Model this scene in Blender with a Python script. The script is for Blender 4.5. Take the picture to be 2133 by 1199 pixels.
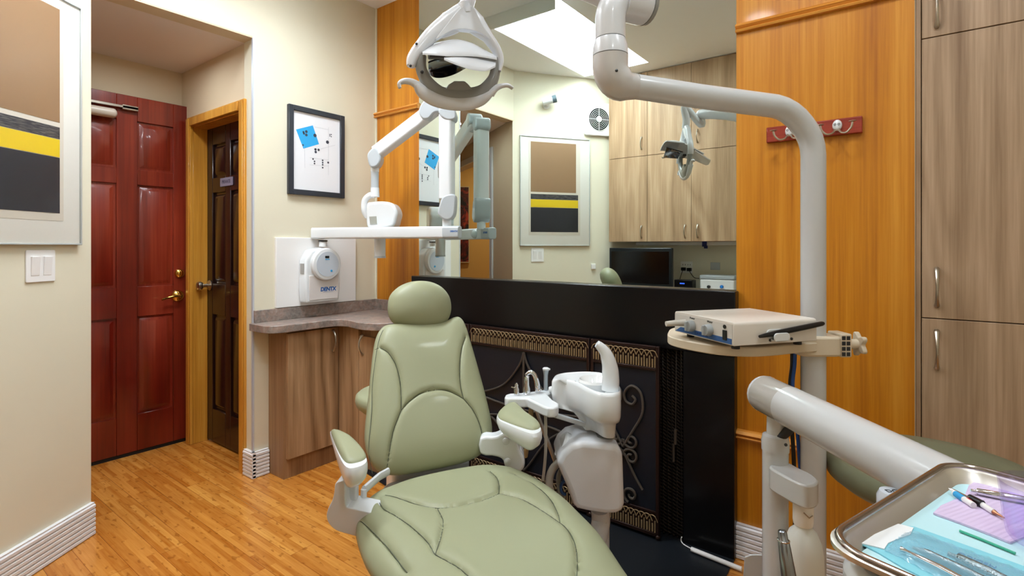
import bpy, bmesh, math, random
from mathutils import Vector, Matrix
V = Vector
R = math.radians
random.seed(7)
sc = bpy.context.scene
for o in list(bpy.data.objects): bpy.data.objects.remove(o)
COL = sc.collection

# ------------------------------------------------------------------ camera, light, exposure
FPX, HY, CX, EYE = 1091.0, 513.5, 1066.5, 1.165        # focal length (px), horizon row, centre column, eye height
SA, CA = 0.6032, 0.7976                                # heading of the camera
cam_d = bpy.data.cameras.new('camera'); cam = bpy.data.objects.new('camera', cam_d); COL.objects.link(cam)
cam_d.sensor_width = 36; cam_d.lens = 36*FPX/2133; cam_d.shift_y = (HY-599.5)/2133; cam_d.clip_start = 0.02
cam.location = (0, 0, EYE); cam.rotation_euler = (R(90), 0, math.atan2(SA, CA))
sc.camera = cam
w = bpy.data.worlds.new('world'); sc.world = w; w.use_nodes = True
w.node_tree.nodes['Background'].inputs[0].default_value = (0.9, 0.95, 1, 1)
w.node_tree.nodes['Background'].inputs[1].default_value = 0.35
sc.view_settings.view_transform = 'Standard'; sc.view_settings.look = 'None'
sc.view_settings.gamma = 1; sc.view_settings.use_curve_mapping = False
sc.view_settings.exposure = -0.2
SKY_E, DOWN_E, AMBER_E, ALC_E = 25.0, 7.5, 14.0, 3.6   # skylight radiance, watts of the downlights and the added hall and entry fills

def area(name, loc, size, power, color=(.88, .95, 1), rot=(0, 0, 0), shape='DISK', sy=None):
    l = bpy.data.lights.new(name, 'AREA'); l.shape = shape; l.size = size
    if sy: l.size_y = sy
    l.energy = power; l.color = color
    o = bpy.data.objects.new(name, l); COL.objects.link(o); o.location = loc; o.rotation_euler = rot
    return o
DOWNS = [(-0.75, 0.55), (0.35, 1.15), (0.45, 0.1), (-0.35, 1.35)]
for i, (x, y) in enumerate(DOWNS):
    area('downlight_lamp', (x, y, 2.625), .16, DOWN_E)
area('hall_fill', (-3.6, -0.55, 2.3), .2, AMBER_E, (1, .85, .6))  # added fill light without a fixture, lights the amber hall
area('entry_fill', (-3.02, .98, 2.19), .12, ALC_E)  # added fill light, no visible source, brightens the entry alcove

# ------------------------------------------------------------------ photo geometry to world
def ray(px, py):
    r = (px-CX)/FPX; u = (HY-py)/FPX
    return V((CA*r-SA, SA*r+CA, u))
EYEP = V((0, 0, EYE))
def D(px, py, d): return EYEP + ray(px, py)*d
def ZP(px, py, z): k = ray(px, py); return EYEP + k*((z-EYE)/k.z)
def YP(px, py, y): k = ray(px, py); return EYEP + k*(y/k.y)
def XP(px, py, x): k = ray(px, py); return EYEP + k*(x/k.x)
def PL(px, py, p0, n): k = ray(px, py); return EYEP + k*((p0-EYEP).dot(n)/k.dot(n))
MY = 2.085                                                    # mirror plane
def MP(px, py, p0, n):
    k = ray(px, py); k = V((k.x, -k.y, k.z)); e = V((0, 2*MY, EYE)); return e + k*((V(p0)-e).dot(V(n))/k.dot(V(n)))
FWD = V((-SA, CA, 0)); RIGHT = V((CA, SA, 0)); UP = V((0, 0, 1))

# ------------------------------------------------------------------ mesh tools
def frame(o, ex, ey, ez=None):
    ex = V(ex).normalized(); ey = V(ey); ey = (ey-ex*ey.dot(ex)).normalized()
    ez = ex.cross(ey) if ez is None else V(ez).normalized()
    m = Matrix.Identity(4)
    for i, v in enumerate((ex, ey, ez)):
        for j in range(3): m[j][i] = v[j]
    for j in range(3): m[j][3] = o[j]
    return m
def T(x, y, z): return Matrix.Translation((x, y, z))
def axis_frame(p, d):
    d = V(d).normalized(); a = V((0, 0, 1)) if abs(d.z) < .9 else V((1, 0, 0))
    ex = a.cross(d).normalized(); return frame(p, ex, d.cross(ex))
def spline(pts, n=8, closed=False):
    P = [V(p) if len(p) == 3 else V((p[0], p[1], 0)) for p in pts]; N = len(P); out = []
    for i in range(N if closed else N-1):
        if closed: a, b, c, d = P[(i-1) % N], P[i], P[(i+1) % N], P[(i+2) % N]
        else: a, b, c, d = P[max(i-1, 0)], P[i], P[i+1], P[min(i+2, N-1)]
        for k in range(n):
            t = k/n
            out.append(0.5*((2*b)+(c-a)*t+(2*a-5*b+4*c-d)*t*t+(3*b-a-3*c+d)*t**3))
    if not closed: out.append(P[-1])
    return out
ABS = {}
class MB:
    def __init__(s): s.v = []; s.f = []
    def add(s, vs, fs, M=None):
        k = len(s.v)
        s.v += [(M @ V(p)) if M else V(p) for p in vs]
        s.f += [tuple(k+i for i in f) for f in fs]; return s
    def box(s, a, b, M=None):
        x0, y0, z0 = [min(a[i], b[i]) for i in range(3)]; x1, y1, z1 = [max(a[i], b[i]) for i in range(3)]
        return s.add([(x0,y0,z0),(x1,y0,z0),(x1,y1,z0),(x0,y1,z0),(x0,y0,z1),(x1,y0,z1),(x1,y1,z1),(x0,y1,z1)],
                     [(0,3,2,1),(4,5,6,7),(0,1,5,4),(1,2,6,5),(2,3,7,6),(3,0,4,7)], M)
    def prism(s, poly, z0, z1, M=None):
        n = len(poly); ar = sum(poly[i][0]*poly[(i+1) % n][1]-poly[(i+1) % n][0]*poly[i][1] for i in range(n))
        if ar < 0: poly = list(poly)[::-1]
        vs = [(p[0], p[1], z0) for p in poly]+[(p[0], p[1], z1) for p in poly]
        fs = [tuple(range(n))[::-1], tuple(range(n, 2*n))]+[(i, (i+1) % n, n+(i+1) % n, n+i) for i in range(n)]
        return s.add(vs, fs, M)
    def loft(s, rings, cap=(True, True), M=None, closed=False):
        n = len(rings[0]); vs = [p for r in rings for p in r]; fs = []; m = len(rings)
        for j in range(m if closed else m-1):
            a, b = j*n, ((j+1) % m)*n
            fs += [(a+i, a+(i+1) % n, b+(i+1) % n, b+i) for i in range(n)]
        if not closed:
            if cap[0]: fs.append(tuple(range(n))[::-1])
            if cap[1]: fs.append(tuple(range((m-1)*n, m*n)))
        return s.add(vs, fs, M)
    def tube(s, path, r, n=14, M=None, cap=True, flat=1.0, closed=False):
        P = [V(p) for p in path]; N = len(P); rr = r if isinstance(r, (list, tuple)) else None
        tan = []
        for i in range(N):
            a = P[(i-1) % N] if closed else P[max(i-1, 0)]; b = P[(i+1) % N] if closed else P[min(i+1, N-1)]
            tan.append((b-a).normalized())
        t = tan[0]; a = V((0, 0, 1)) if abs(t.z) < .9 else V((1, 0, 0)); u = (a-t*a.dot(t)).normalized(); rings = []
        for i in range(N):
            t = tan[i]; u = (u-t*u.dot(t)).normalized(); w_ = t.cross(u)
            k = r
            if rr:
                q_ = i*(len(rr)-1)/max(1, N-1); q0 = int(q_); k = rr[q0] if q0 >= len(rr)-1 else rr[q0]*(1-q_+q0)+rr[q0+1]*(q_-q0)
            rings.append([P[i]+(u*math.cos(q)+w_*math.sin(q)*flat)*k for q in [2*math.pi*j/n for j in range(n)]])
        return s.loft(rings, (cap, cap), M, closed)
    def lathe(s, prof, M=None, n=28, cap=True):
        rings = [[(r*math.cos(2*math.pi*j/n), r*math.sin(2*math.pi*j/n), z) for j in range(n)] for r, z in prof]
        return s.loft(rings, (cap, cap), M)
    def cyl(s, a, b, r, r2=None, n=24):
        a = V(a); b = V(b); L = (b-a).length
        return s.lathe([(r, 0), (r if r2 is None else r2, L)], axis_frame(a, b-a), n)
    def ball(s, c, r, M=None, n=16, m=10):
        r = (r, r, r) if not isinstance(r, (tuple, list)) else r
        L = (T(*c) if M is None else M @ T(*c)); e = 1e-3
        prof = [(max(e, math.sin(math.pi*i/m)), -math.cos(math.pi*i/m)) for i in range(m+1)]
        return s.lathe(prof, L @ Matrix.Diagonal((r[0], r[1], r[2], 1)), n)
    def obj(s, name, mat, parent=None, bevel=0, seg=2, smooth=38, sub=0, label=None, cat=None, group=None, kind=None, limit=35):
        c = V((0, 0, 0))
        mn = V([min(v[i] for v in s.v) for i in range(3)]); mx = V([max(v[i] for v in s.v) for i in range(3)])
        c = (mn+mx)/2
        me = bpy.data.meshes.new(name); me.from_pydata([v-c for v in s.v], [], s.f)
        bm = bmesh.new(); bm.from_mesh(me); bmesh.ops.recalc_face_normals(bm, faces=bm.faces); bm.to_mesh(me); bm.free()
        me.materials.append(mat)
        if smooth:
            me.polygons.foreach_set('use_smooth', [True]*len(me.polygons)); me.set_sharp_from_angle(angle=R(smooth))
        o = bpy.data.objects.new(name, me); COL.objects.link(o); ABS[o.name] = c
        if parent: o.parent = parent; o.location = c-ABS[parent.name]
        else: o.location = c
        if bevel:
            b = o.modifiers.new('bevel', 'BEVEL'); b.width = bevel; b.segments = seg; b.limit_method = 'ANGLE'; b.angle_limit = R(limit)
            b.harden_normals = False
        if sub:
            q = o.modifiers.new('subdivision', 'SUBSURF'); q.levels = sub; q.render_levels = sub
        tag(o, label, cat, group, kind)
        return o
def tag(o, label=None, cat=None, group=None, kind=None):
    if label: o['label'] = label
    if cat: o['category'] = cat
    if group: o['group'] = group
    if kind: o['kind'] = kind
    return o
def thing(name, loc, label, cat, group=None, kind=None):
    o = bpy.data.objects.new(name, None); COL.objects.link(o); o.location = loc; o.empty_display_size = .05
    ABS[o.name] = V(loc); return tag(o, label, cat, group, kind)
def copy_thing(o, shift, label=None):
    r = o.copy(); COL.objects.link(r); r.location = o.location+V(shift); ABS[r.name] = V(r.location)
    if label: r['label'] = label
    for ch in [c for c in bpy.data.objects if c.parent == o]:
        c = ch.copy(); COL.objects.link(c); c.parent = r
        for g in [q for q in bpy.data.objects if q.parent == ch]:
            d = g.copy(); COL.objects.link(d); d.parent = c
    return r
def text(name, s, M, size, mat, parent=None, extrude=.0004, align='CENTER', bold=0.0, spacing=1.0, label=None, shear=0):
    cu = bpy.data.curves.new(name, 'FONT'); cu.body = s; cu.size = size; cu.extrude = extrude; cu.align_x = align; cu.align_y = 'CENTER'
    cu.offset = bold; cu.space_character = spacing; cu.resolution_u = 3; cu.shear = shear
    t = bpy.data.objects.new(name, cu); COL.objects.link(t)
    bpy.context.view_layer.update()
    me = bpy.data.meshes.new_from_object(t.evaluated_get(bpy.context.evaluated_depsgraph_get()))
    vs = [tuple(v.co) for v in me.vertices]; fs = [tuple(p.vertices) for p in me.polygons]
    bpy.data.objects.remove(t); bpy.data.curves.remove(cu); bpy.data.meshes.remove(me)
    m = MB(); m.add(vs, fs, M); return m.obj(name, mat, parent, smooth=0, label=label)
def slab(m, pts, d, thick, n=None, curve=0, back=0.0):
    """outline of a body drawn where the photograph shows it at distance d, given its real thickness behind"""
    n = FWD if n is None else V(n).normalized()
    cxp = sum(p[0] for p in pts)/len(pts); cyp = sum(p[1] for p in pts)/len(pts)
    p0 = D(cxp, cyp, d)-n*back; P = [PL(p[0], p[1], p0, n) for p in pts]
    if curve: P = spline([tuple(p) for p in P], curve, True)
    ex = n.cross(UP).normalized(); ey = ex.cross(n); M = frame(p0, ex, ey, n)
    Mi = M.inverted(); q = [(Mi @ p) for p in P]
    ar = 0
    return m.prism([(a.x, a.y) for a in q], 0, thick, M)
def resample(P, n):
    P = [V(p) for p in P]; L = [0]
    for i in range(len(P)): L.append(L[-1]+(P[(i+1) % len(P)]-P[i]).length)
    out = []; j = 0
    for k in range(n):
        t = L[-1]*k/n
        while L[j+1] < t: j += 1
        f = (t-L[j])/max(1e-9, L[j+1]-L[j]); out.append(P[j].lerp(P[(j+1) % len(P)], f))
    return out
def segd(p, a, b):
    ab = b-a; t = max(0, min(1, (p-a).dot(ab)/max(1e-12, ab.length_squared))); return (a+ab*t-p).length
def cushion(m, outl, M, top, bot, seams=(), sw=.006, sd=.006, nr=44, nt=176, pw=3.2, wrinkle=0.0, sag=0.0, center=None):
    """upholstered pad: closed 2-D outline in the frame M, domed by top above and bot below, sewn along the seams"""
    B = resample(spline(outl, 8, True), nt); c = sum(B, V((0, 0, 0)))/nt if center is None else V(center)
    S = [[V((q.x, q.y, 0)) for q in spline(s_, 6)] for s_ in seams]
    BB = [(min(p.x for p in s_)-.03, max(p.x for p in s_)+.03, min(p.y for p in s_)-.03, max(p.y for p in s_)+.03) for s_ in S]
    def hgt(p, rho):
        h = top*max(0, 1-rho**pw)**(1/2.0); g = 0
        if rho < .985:
            for s_, bb in zip(S, BB):
                if bb[0] < p.x < bb[1] and bb[2] < p.y < bb[3]:
                    dd = min(segd(p, s_[i], s_[i+1]) for i in range(len(s_)-1))
                    g = max(g, math.exp(-(dd/sw)**2)*.75+math.exp(-(dd/(sw*4))**2)*.55)
        return h-g*sd*min(1, (1-rho)*8)
    rings = []; m.top = []
    for i in range(nr+1):
        rho = i/nr; rho = rho if rho > 0 else .004; rho = 1-(1-rho)**1.35
        if i == 0: rho = .004
        rings.append([V((p.x, p.y, hgt(p, rho))) for p in [c+(b-c)*rho for b in B]]); m.top += rings[-1]
    for rho in (.985, .95, .88, .75, .5, .2, .004):
        rings.append([V((p.x, p.y, -bot*max(0, 1-rho**4)**.5)) for p in [c+(b-c)*rho for b in B]])
    return m.loft(rings, (True, True), M)
def stitch(src, M, seams, par, mt, r_=.0009, lift=.0004):
    """the sewn seam lines of a pad, as fine sunken piping"""
    top = src.top; cell = {}
    for p in top: cell.setdefault((int(p.x//.02), int(p.y//.02)), []).append(p)
    for s_ in seams:
        pts = []
        for q in spline(s_, 10):
            k = (int(q.x//.02), int(q.y//.02)); c_ = [p for dx in (-1, 0, 1) for dy in (-1, 0, 1) for p in cell.get((k[0]+dx, k[1]+dy), [])]
            if not c_: continue
            b = sorted(c_, key=lambda p: (p.x-q.x)**2+(p.y-q.y)**2)[:4]; pts.append(V((q.x, q.y, sum(p.z for p in b)/len(b)+lift)))
        if len(pts) > 3:
            for _ in range(2): pts = [pts[0]]+[(pts[i-1]+pts[i]*2+pts[i+1])/4 for i in range(1, len(pts)-1)]+[pts[-1]]
            m = MB(); m.tube(pts, r_, 6, M); m.obj('seam', mt, par, smooth=60)
def rrect(w_, h_, r, n=5):
    out = []
    for cx_, cy_, a0 in ((w_/2-r, h_/2-r, 0), (-w_/2+r, h_/2-r, 90), (-w_/2+r, -h_/2+r, 180), (w_/2-r, -h_/2+r, 270)):
        out += [(cx_+r*math.cos(R(a0+90*k/n)), cy_+r*math.sin(R(a0+90*k/n))) for k in range(n+1)]
    return out

# ------------------------------------------------------------------ materials
def lin(c):
    if isinstance(c, str): c = [int(c[i:i+2], 16)/255 for i in (0, 2, 4)]
    return tuple((x/12.92 if x <= .04045 else ((x+.055)/1.055)**2.4) for x in c)+(1,)
def mat(name, col=None, rough=.5, metal=0, spec=.5, coat=0, trans=0, ior=1.45, emit=None, es=0, alpha=1):
    m = bpy.data.materials.new(name); m.use_nodes = True; b = m.node_tree.nodes['Principled BSDF']
    if col: b.inputs['Base Color'].default_value = lin(col)
    b.inputs['Roughness'].default_value = rough; b.inputs['Metallic'].default_value = metal
    b.inputs['Specular IOR Level'].default_value = spec; b.inputs['Coat Weight'].default_value = coat; b.inputs['Coat Roughness'].default_value = .08
    b.inputs['Transmission Weight'].default_value = trans; b.inputs['IOR'].default_value = ior; b.inputs['Alpha'].default_value = alpha
    if emit: b.inputs['Emission Color'].default_value = lin(emit); b.inputs['Emission Strength'].default_value = es
    return m
def N(m, t, **kw):
    n = m.node_tree.nodes.new(t)
    for k, v in kw.items():
        if hasattr(n, k): setattr(n, k, v)
        else: n.inputs[k].default_value = v
    return n
def LK(m, a, b): m.node_tree.links.new(a, b)
def bsdf(m): return m.node_tree.nodes['Principled BSDF']
def coords(m, scale, rot=(0, 0, 0), loc=(0, 0, 0)):
    g = N(m, 'ShaderNodeNewGeometry'); mp = N(m, 'ShaderNodeMapping')
    mp.inputs['Scale'].default_value = scale; mp.inputs['Rotation'].default_value = rot; mp.inputs['Location'].default_value = loc
    LK(m, g.outputs['Position'], mp.inputs['Vector']); return mp.outputs['Vector']
def ramp(m, fac, stops):
    r = N(m, 'ShaderNodeValToRGB'); e = r.color_ramp.elements
    while len(e) < len(stops): e.new(.5)
    for i, (p, c) in enumerate(stops): e[i].position = p; e[i].color = lin(c)
    LK(m, fac, r.inputs[0]); return r.outputs[0]
def mix(m, fac, a, b, mode='MIX'):
    x = N(m, 'ShaderNodeMix', data_type='RGBA', blend_type=mode)
    for s_, v in ((x.inputs[0], fac), (x.inputs[6], a), (x.inputs[7], b)):
        if isinstance(v, (int, float)): s_.default_value = v
        elif isinstance(v, tuple): s_.default_value = v
        else: LK(m, v, s_)
    return x.outputs[2]
def math_(m, op, a, b=0.0):
    x = N(m, 'ShaderNodeMath', operation=op)
    for s_, v in ((x.inputs[0], a), (x.inputs[1], b)):
        if isinstance(v, (int, float)): s_.default_value = v
        else: LK(m, v, s_)
    return x.outputs[0]
def noise(m, vec, scale=1, detail=4, rough=.55, dist=0):
    n = N(m, 'ShaderNodeTexNoise'); n.inputs['Scale'].default_value = scale; n.inputs['Detail'].default_value = detail
    n.inputs['Roughness'].default_value = rough; n.inputs['Distortion'].default_value = dist; LK(m, vec, n.inputs['Vector']); return n.outputs['Fac']
def bump(m, h, strength=.2, dist=.002):
    b = N(m, 'ShaderNodeBump'); b.inputs['Strength'].default_value = strength; b.inputs['Distance'].default_value = dist
    LK(m, h, b.inputs['Height']); LK(m, b.outputs[0], bsdf(m).inputs['Normal'])
def wood(name, dark, mid, light, rough=.4, grain=9.0, rings=6.0, stretch=.12, coat=0, seed=0, contrast=.5, along='Z', ringamt=.5, blotch=None):
    """streaked veneer, long axis of the grain along the given world axis"""
    m = mat(name, None, rough, coat=coat)
    sc_ = {'Z': (1, 1, stretch), 'X': (stretch, 1, 1), 'Y': (1, stretch, 1)}[along]
    v = coords(m, sc_, loc=(seed, seed*.7, seed*.3))
    big = noise(m, v, grain*.35, 3, .5, .6)
    ring = math_(m, 'FRACT', math_(m, 'MULTIPLY', big, rings))
    ring = math_(m, 'ABSOLUTE', math_(m, 'SUBTRACT', math_(m, 'MULTIPLY', ring, 2.0), 1.0))
    sc2 = {'Z': (1, 1, stretch*.25), 'X': (stretch*.25, 1, 1), 'Y': (1, stretch*.25, 1)}[along]
    v2 = coords(m, sc2, loc=(seed*2, 3, 1))
    fine = noise(m, v2, grain*14, 4, .6)
    med = noise(m, v2, grain*2.5, 4, .6)
    f = math_(m, 'ADD', math_(m, 'MULTIPLY', ring, ringamt*.5), math_(m, 'ADD', math_(m, 'MULTIPLY', fine, .45), math_(m, 'MULTIPLY', med, .95-.5*ringamt)))
    f = math_(m, 'SUBTRACT', f, .22)
    c = ramp(m, f, [(.5-contrast*.5, dark), (.5, mid), (.5+contrast*.45, light)])
    if blotch:
        bl = noise(m, coords(m, (1, 1, .4), loc=(seed+5, 0, 0)), 2.2, 3)
        c = mix(m, ramp(m, bl, [(.35, '000000'), (.7, 'ffffff')]), c, mix(m, 1.0, c, lin(blotch), 'MULTIPLY'))
    LK(m, c, bsdf(m).inputs['Base Color']); bump(m, fine, .08, .001)
    return m
def plaster(name, col, rough=.75, amt=.06):
    m = mat(name, col, rough); n = noise(m, coords(m, (1, 1, 1)), 160, 3); bump(m, n, amt, .001)
    return m
WALL = 'e1dbc4'
M_wall = plaster('cream_paint', WALL, .62)
M_alc = plaster('entry_paint', 'd6c4a6', .7)
M_ceil = plaster('ceiling_paint', 'f7f7f8', .8)
M_amber = plaster('amber_paint', 'd8a860', .7)
M_white = mat('white_paint', 'f2f1ef', .4)
M_trimw = mat('ribbed_white', 'e9e8ea', .4)
M_bead = mat('metal_bead', 'd3dae6', .45, .3)
M_oak = wood('orange_oak', 'a05808', 'c67e14', 'dc9a34', .4, 9, 5, .09, coat=.12, seed=3, contrast=.6, ringamt=.35)
M_oakt = wood('orange_oak_trim', 'b86a18', 'd8923a', 'e8a850', .35, 14, 3, .07, coat=.3, seed=9, along='X', ringamt=.1)
M_lam = wood('walnut_laminate', '83674c', 'a98d70', 'c2a68a', .45, 11, 10, .10, seed=1, contrast=.6, ringamt=.35)
M_lam2 = wood('walnut_laminate_warm', '80603f', 'a5835f', 'bd9b76', .45, 6.5, 9, .16, seed=14, contrast=.55, ringamt=.75)
M_lamd = wood('walnut_laminate_side', '77563b', '94714f', 'a88661', .5, 8, 4, .1, seed=5, contrast=.5, ringamt=.4)
M_lamp = wood('pale_laminate', '967858', 'b29271', 'c8aa88', .45, 7, 8, .14, seed=11, contrast=.5, ringamt=.5)
M_red = wood('red_stained_pine', '5e1a10', '93341f', 'b4563a', .3, 7, 6, .1, coat=.45, seed=21, contrast=.8, ringamt=.4, blotch='b06a58')
M_dark = wood('dark_stained_wood', '180a08', '26110f', '381b16', .25, 7, 4, .1, coat=.2, seed=17, contrast=.7, ringamt=.3)
M_pine = wood('yellow_pine', 'a86a1c', 'd09334', 'e2ac4c', .35, 12, 4, .1, coat=.3, seed=31, contrast=.7, ringamt=.3)
M_rack = wood('red_rack_wood', '6e1d10', '8e2c1a', 'a23c26', .4, 16, 4, .1, coat=.2, seed=2, along='X')
def m_floor():
    m = mat('bamboo_floor', None, .24, coat=.25)
    v = coords(m, (1, 1, 1))
    def brick(wd, h, mort, c1, c2, off):
        b = N(m, 'ShaderNodeTexBrick'); b.offset = off; b.inputs['Scale'].default_value = 1; b.inputs['Brick Width'].default_value = wd
        b.inputs['Row Height'].default_value = h; b.inputs['Mortar Size'].default_value = mort; b.inputs['Mortar Smooth'].default_value = .1
        b.inputs['Color1'].default_value = lin(c1); b.inputs['Color2'].default_value = lin(c2); b.inputs['Mortar'].default_value = lin('8e5a24'); b.inputs['Bias'].default_value = 0
        LK(m, v, b.inputs['Vector']); return b
    s1 = brick(.31, .0195, 0.0, 'aa6216', 'dc9e4b', .37); s2 = brick(.93, .0975, 0.0006, 'ffffff', 'eee0cf', .43)
    gr = noise(m, coords(m, (.06, 1, 1)), 120, 4)
    c = mix(m, .38, s1.outputs['Color'], ramp(m, gr, [(.3, 'b06a20'), (.7, 'e2a452')]))
    c = mix(m, 1.0, c, s2.outputs['Color'], 'MULTIPLY')
    nodes = noise(m, coords(m, (1, 2.4, 1), loc=(.3, 0, 0)), 26, 1, .3)
    c = mix(m, math_(m, 'MULTIPLY', ramp(m, nodes, [(.63, '000000'), (.70, 'ffffff')]), .6), c, lin('8e5218'))
    LK(m, c, bsdf(m).inputs['Base Color']); bump(m, s2.outputs['Fac'], -.25, .0015)
    return m
M_floor = m_floor()
def m_granite():
    m = mat('mottled_laminate_stone', None, .35, coat=.2)
    a = noise(m, coords(m, (1, 1, 1)), 16, 6, .65, .8); b = noise(m, coords(m, (1, 1, 1), loc=(4, 1, 2)), 60, 5, .7)
    c = ramp(m, a, [(.3, '5e5a55'), (.45, '8a7f78'), (.56, 'a3877a'), (.7, 'b7aca2')])
    c = mix(m, .35, c, ramp(m, b, [(.35, '6a5048'), (.65, 'aaa49c')])); LK(m, c, bsdf(m).inputs['Base Color']); return m
M_stone = m_granite()
def m_leather(name, col, rough=.46):
    m = mat(name, None, rough, spec=.4, coat=.05)
    n = noise(m, coords(m, (1, 1, 1)), 6, 3); f = noise(m, coords(m, (1, 1, 1)), 420, 3, .7)
    base = lin(col); c = mix(m, math_(m, 'MULTIPLY', n, .25), base, tuple(x*.8 for x in base[:3])+(1,)); LK(m, c, bsdf(m).inputs['Base Color'])
    bump(m, f, .12, .0008); return m
M_green = m_leather('sage_vinyl', '999c7c'); M_seam = mat('seam_thread', '4c5040', .6)
M_green2 = m_leather('sage_vinyl_stool', '7b7f66')
M_plast = mat('white_plastic', 'e4e8ea', .25, coat=.3)
M_plastg = mat('pale_grey_plastic', 'b9c0c4', .3, coat=.2)
M_lampw = mat('lamp_white_plastic', 'dcdfe3', .28, coat=.3)
M_lampg = mat('lamp_grey_plastic', '8f908c', .35, coat=.2)
M_enam = mat('cream_enamel', 'c9cbcc', .25, coat=.4)
M_enam2 = mat('warm_enamel', 'c8c6c4', .25, coat=.4)
M_beige = mat('beige_plastic', 'd9cbb4', .4)
M_chrome = mat('chrome', 'd8dade', .12, 1)
M_nickel = mat('brushed_nickel', 'b9b2a6', .28, 1)
M_steel = mat('stainless_steel', 'dcd8d2', .38, 1)
M_brass = mat('polished_brass', 'd6ae5a', .15, 1)
M_iron = mat('black_iron', '17171b', .45)
M_blackg = mat('black_gloss_paint', '08080a', .28, coat=.12, spec=.35)
M_blackm = mat('black_matte', '101114', .55)
M_screen = mat('screen_black_sheet', '10151f', .42)
M_scroll = mat('rubbed_iron', '575049', .4, .4)
M_bronze = mat('antique_bronze', '9a8260', .45, .35)
M_bronzed = mat('dark_bronze', '2f1d18', .4, .5)
M_glossb = mat('black_plastic', '0d0e11', .3)
M_rubber = mat('dark_rubber', '2a2b2d', .6)
M_mirror = mat('mirror_glass', 'dde7e1', .0, 1)
M_blue = mat('blue_ink', '1f5fa8', .5)
M_cyan = mat('cyan_print', '2d9bd4', .5)
M_screw = mat('dark_screw', '4a4d50', .35, .8)
M_glow = mat('skylight_diffuser', 'ffffff', .5, emit='edf6ff', es=SKY_E)
M_bluep = mat('device_blue_panel', '2e5a96', .4)
M_hose = mat('tan_hose', 'b79a6a', .5)
M_greyhose = mat('grey_hose', 'b6b2a8', .45)

def m_pane(name, tint='ffffff', ior=1.35, rough=.02, base=.0, facing=False):
    m = bpy.data.materials.new(name); m.use_nodes = True; nt = m.node_tree; nt.nodes.clear()
    o = nt.nodes.new('ShaderNodeOutputMaterial'); x = nt.nodes.new('ShaderNodeMixShader'); t = nt.nodes.new('ShaderNodeBsdfTransparent'); g = nt.nodes.new('ShaderNodeBsdfGlossy')
    f = nt.nodes.new('ShaderNodeFresnel' if not facing else 'ShaderNodeLayerWeight'); f.inputs[0].default_value = ior; t.inputs[0].default_value = lin(tint); g.inputs['Roughness'].default_value = rough
    a_ = nt.nodes.new('ShaderNodeMath'); a_.operation = 'MULTIPLY' if facing else 'ADD'; a_.inputs[1].default_value = base; nt.links.new(f.outputs[1 if facing else 0], a_.inputs[0])
    nt.links.new(a_.outputs[0], x.inputs[0]); nt.links.new(t.outputs[0], x.inputs[1]); nt.links.new(g.outputs[0], x.inputs[2]); nt.links.new(x.outputs[0], o.inputs[0]); return m
M_pane = m_pane('picture_glazing', ior=1.1, rough=.25)
# ================================================================== THE ROOM
CH = 2.641
X0, Y1 = -2.638, 2.093
dL = V((.5754, -.8179, 0)); oL = V((-.8179, -.5754, 0))        # the slanting picture wall: along it, and outwards
PC = V((-2.645, .665, 0))
MB().box((-5.6, -2.2, -.06), (1.35, 2.6, 0)).obj('floor', M_floor, kind='structure', smooth=0)
m = MB(); hx0, hx1, hy0, hy1 = -2.24, -1.66, .16, 1.57
m.box((-2.75, -.6, CH), (hx0, 2.6, CH+.08)); m.box((hx1, -.6, CH), (1.35, 2.6, CH+.08))
m.box((hx0, -.6, CH), (hx1, hy0, CH+.08)); m.box((hx0, hy1, CH), (hx1, 2.6, CH+.08))
m.obj('ceiling', M_ceil, kind='structure', smooth=0)
# skylight shaft with its luminous pane
sk = thing('window_1', ((hx0+hx1)/2, (hy0+hy1)/2, CH), 'bright rectangular skylight shaft in the ceiling, seen in the mirror', 'skylight', kind='structure')
m = MB(); t = .03
m.box((hx0-t, hy0-t, CH+.08), (hx0, hy1+t, CH+.4)); m.box((hx1, hy0-t, CH+.08), (hx1+t, hy1+t, CH+.4))
m.box((hx0, hy0-t, CH+.08), (hx1, hy0, CH+.4)); m.box((hx0, hy1, CH+.08), (hx1, hy1+t, CH+.4))
m.obj('shaft', M_white, sk, smooth=0)
MB().box((hx0, hy0, CH+.36), (hx1, hy1, CH+.375)).obj('pane', M_glow, sk, smooth=0)
m = MB(); m.box((hx0-.01, hy1-.004, CH-.085), (hx1+.01, hy1+.006, CH)); m.box((hx0-.012, hy1-.05, CH-.085), (hx0, hy1+.006, CH))
m.obj('glossy_valance', mat('grey_gloss', 'f2f5f4', .15, coat=.6), sk, smooth=0)
# cream wall with the entry opening
OT = 2.226
m = MB(); m.box((X0-.1, 1.325, 0), (X0, 2.2, CH+.1)); m.box((X0-.1, .66, OT), (X0, 1.325, CH+.1))
m.obj('wall_left', M_wall, kind='structure', smooth=0)
# picture wall
m = MB(); a = PC; b = PC+dL*1.9
m.prism([(a.x, a.y), (b.x, b.y), (b.x+oL.x*.1, b.y+oL.y*.1), (a.x+oL.x*.1, a.y+oL.y*.1)], 0, CH+.1)
m.obj('wall_corner', M_wall, kind='structure', smooth=0)
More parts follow.
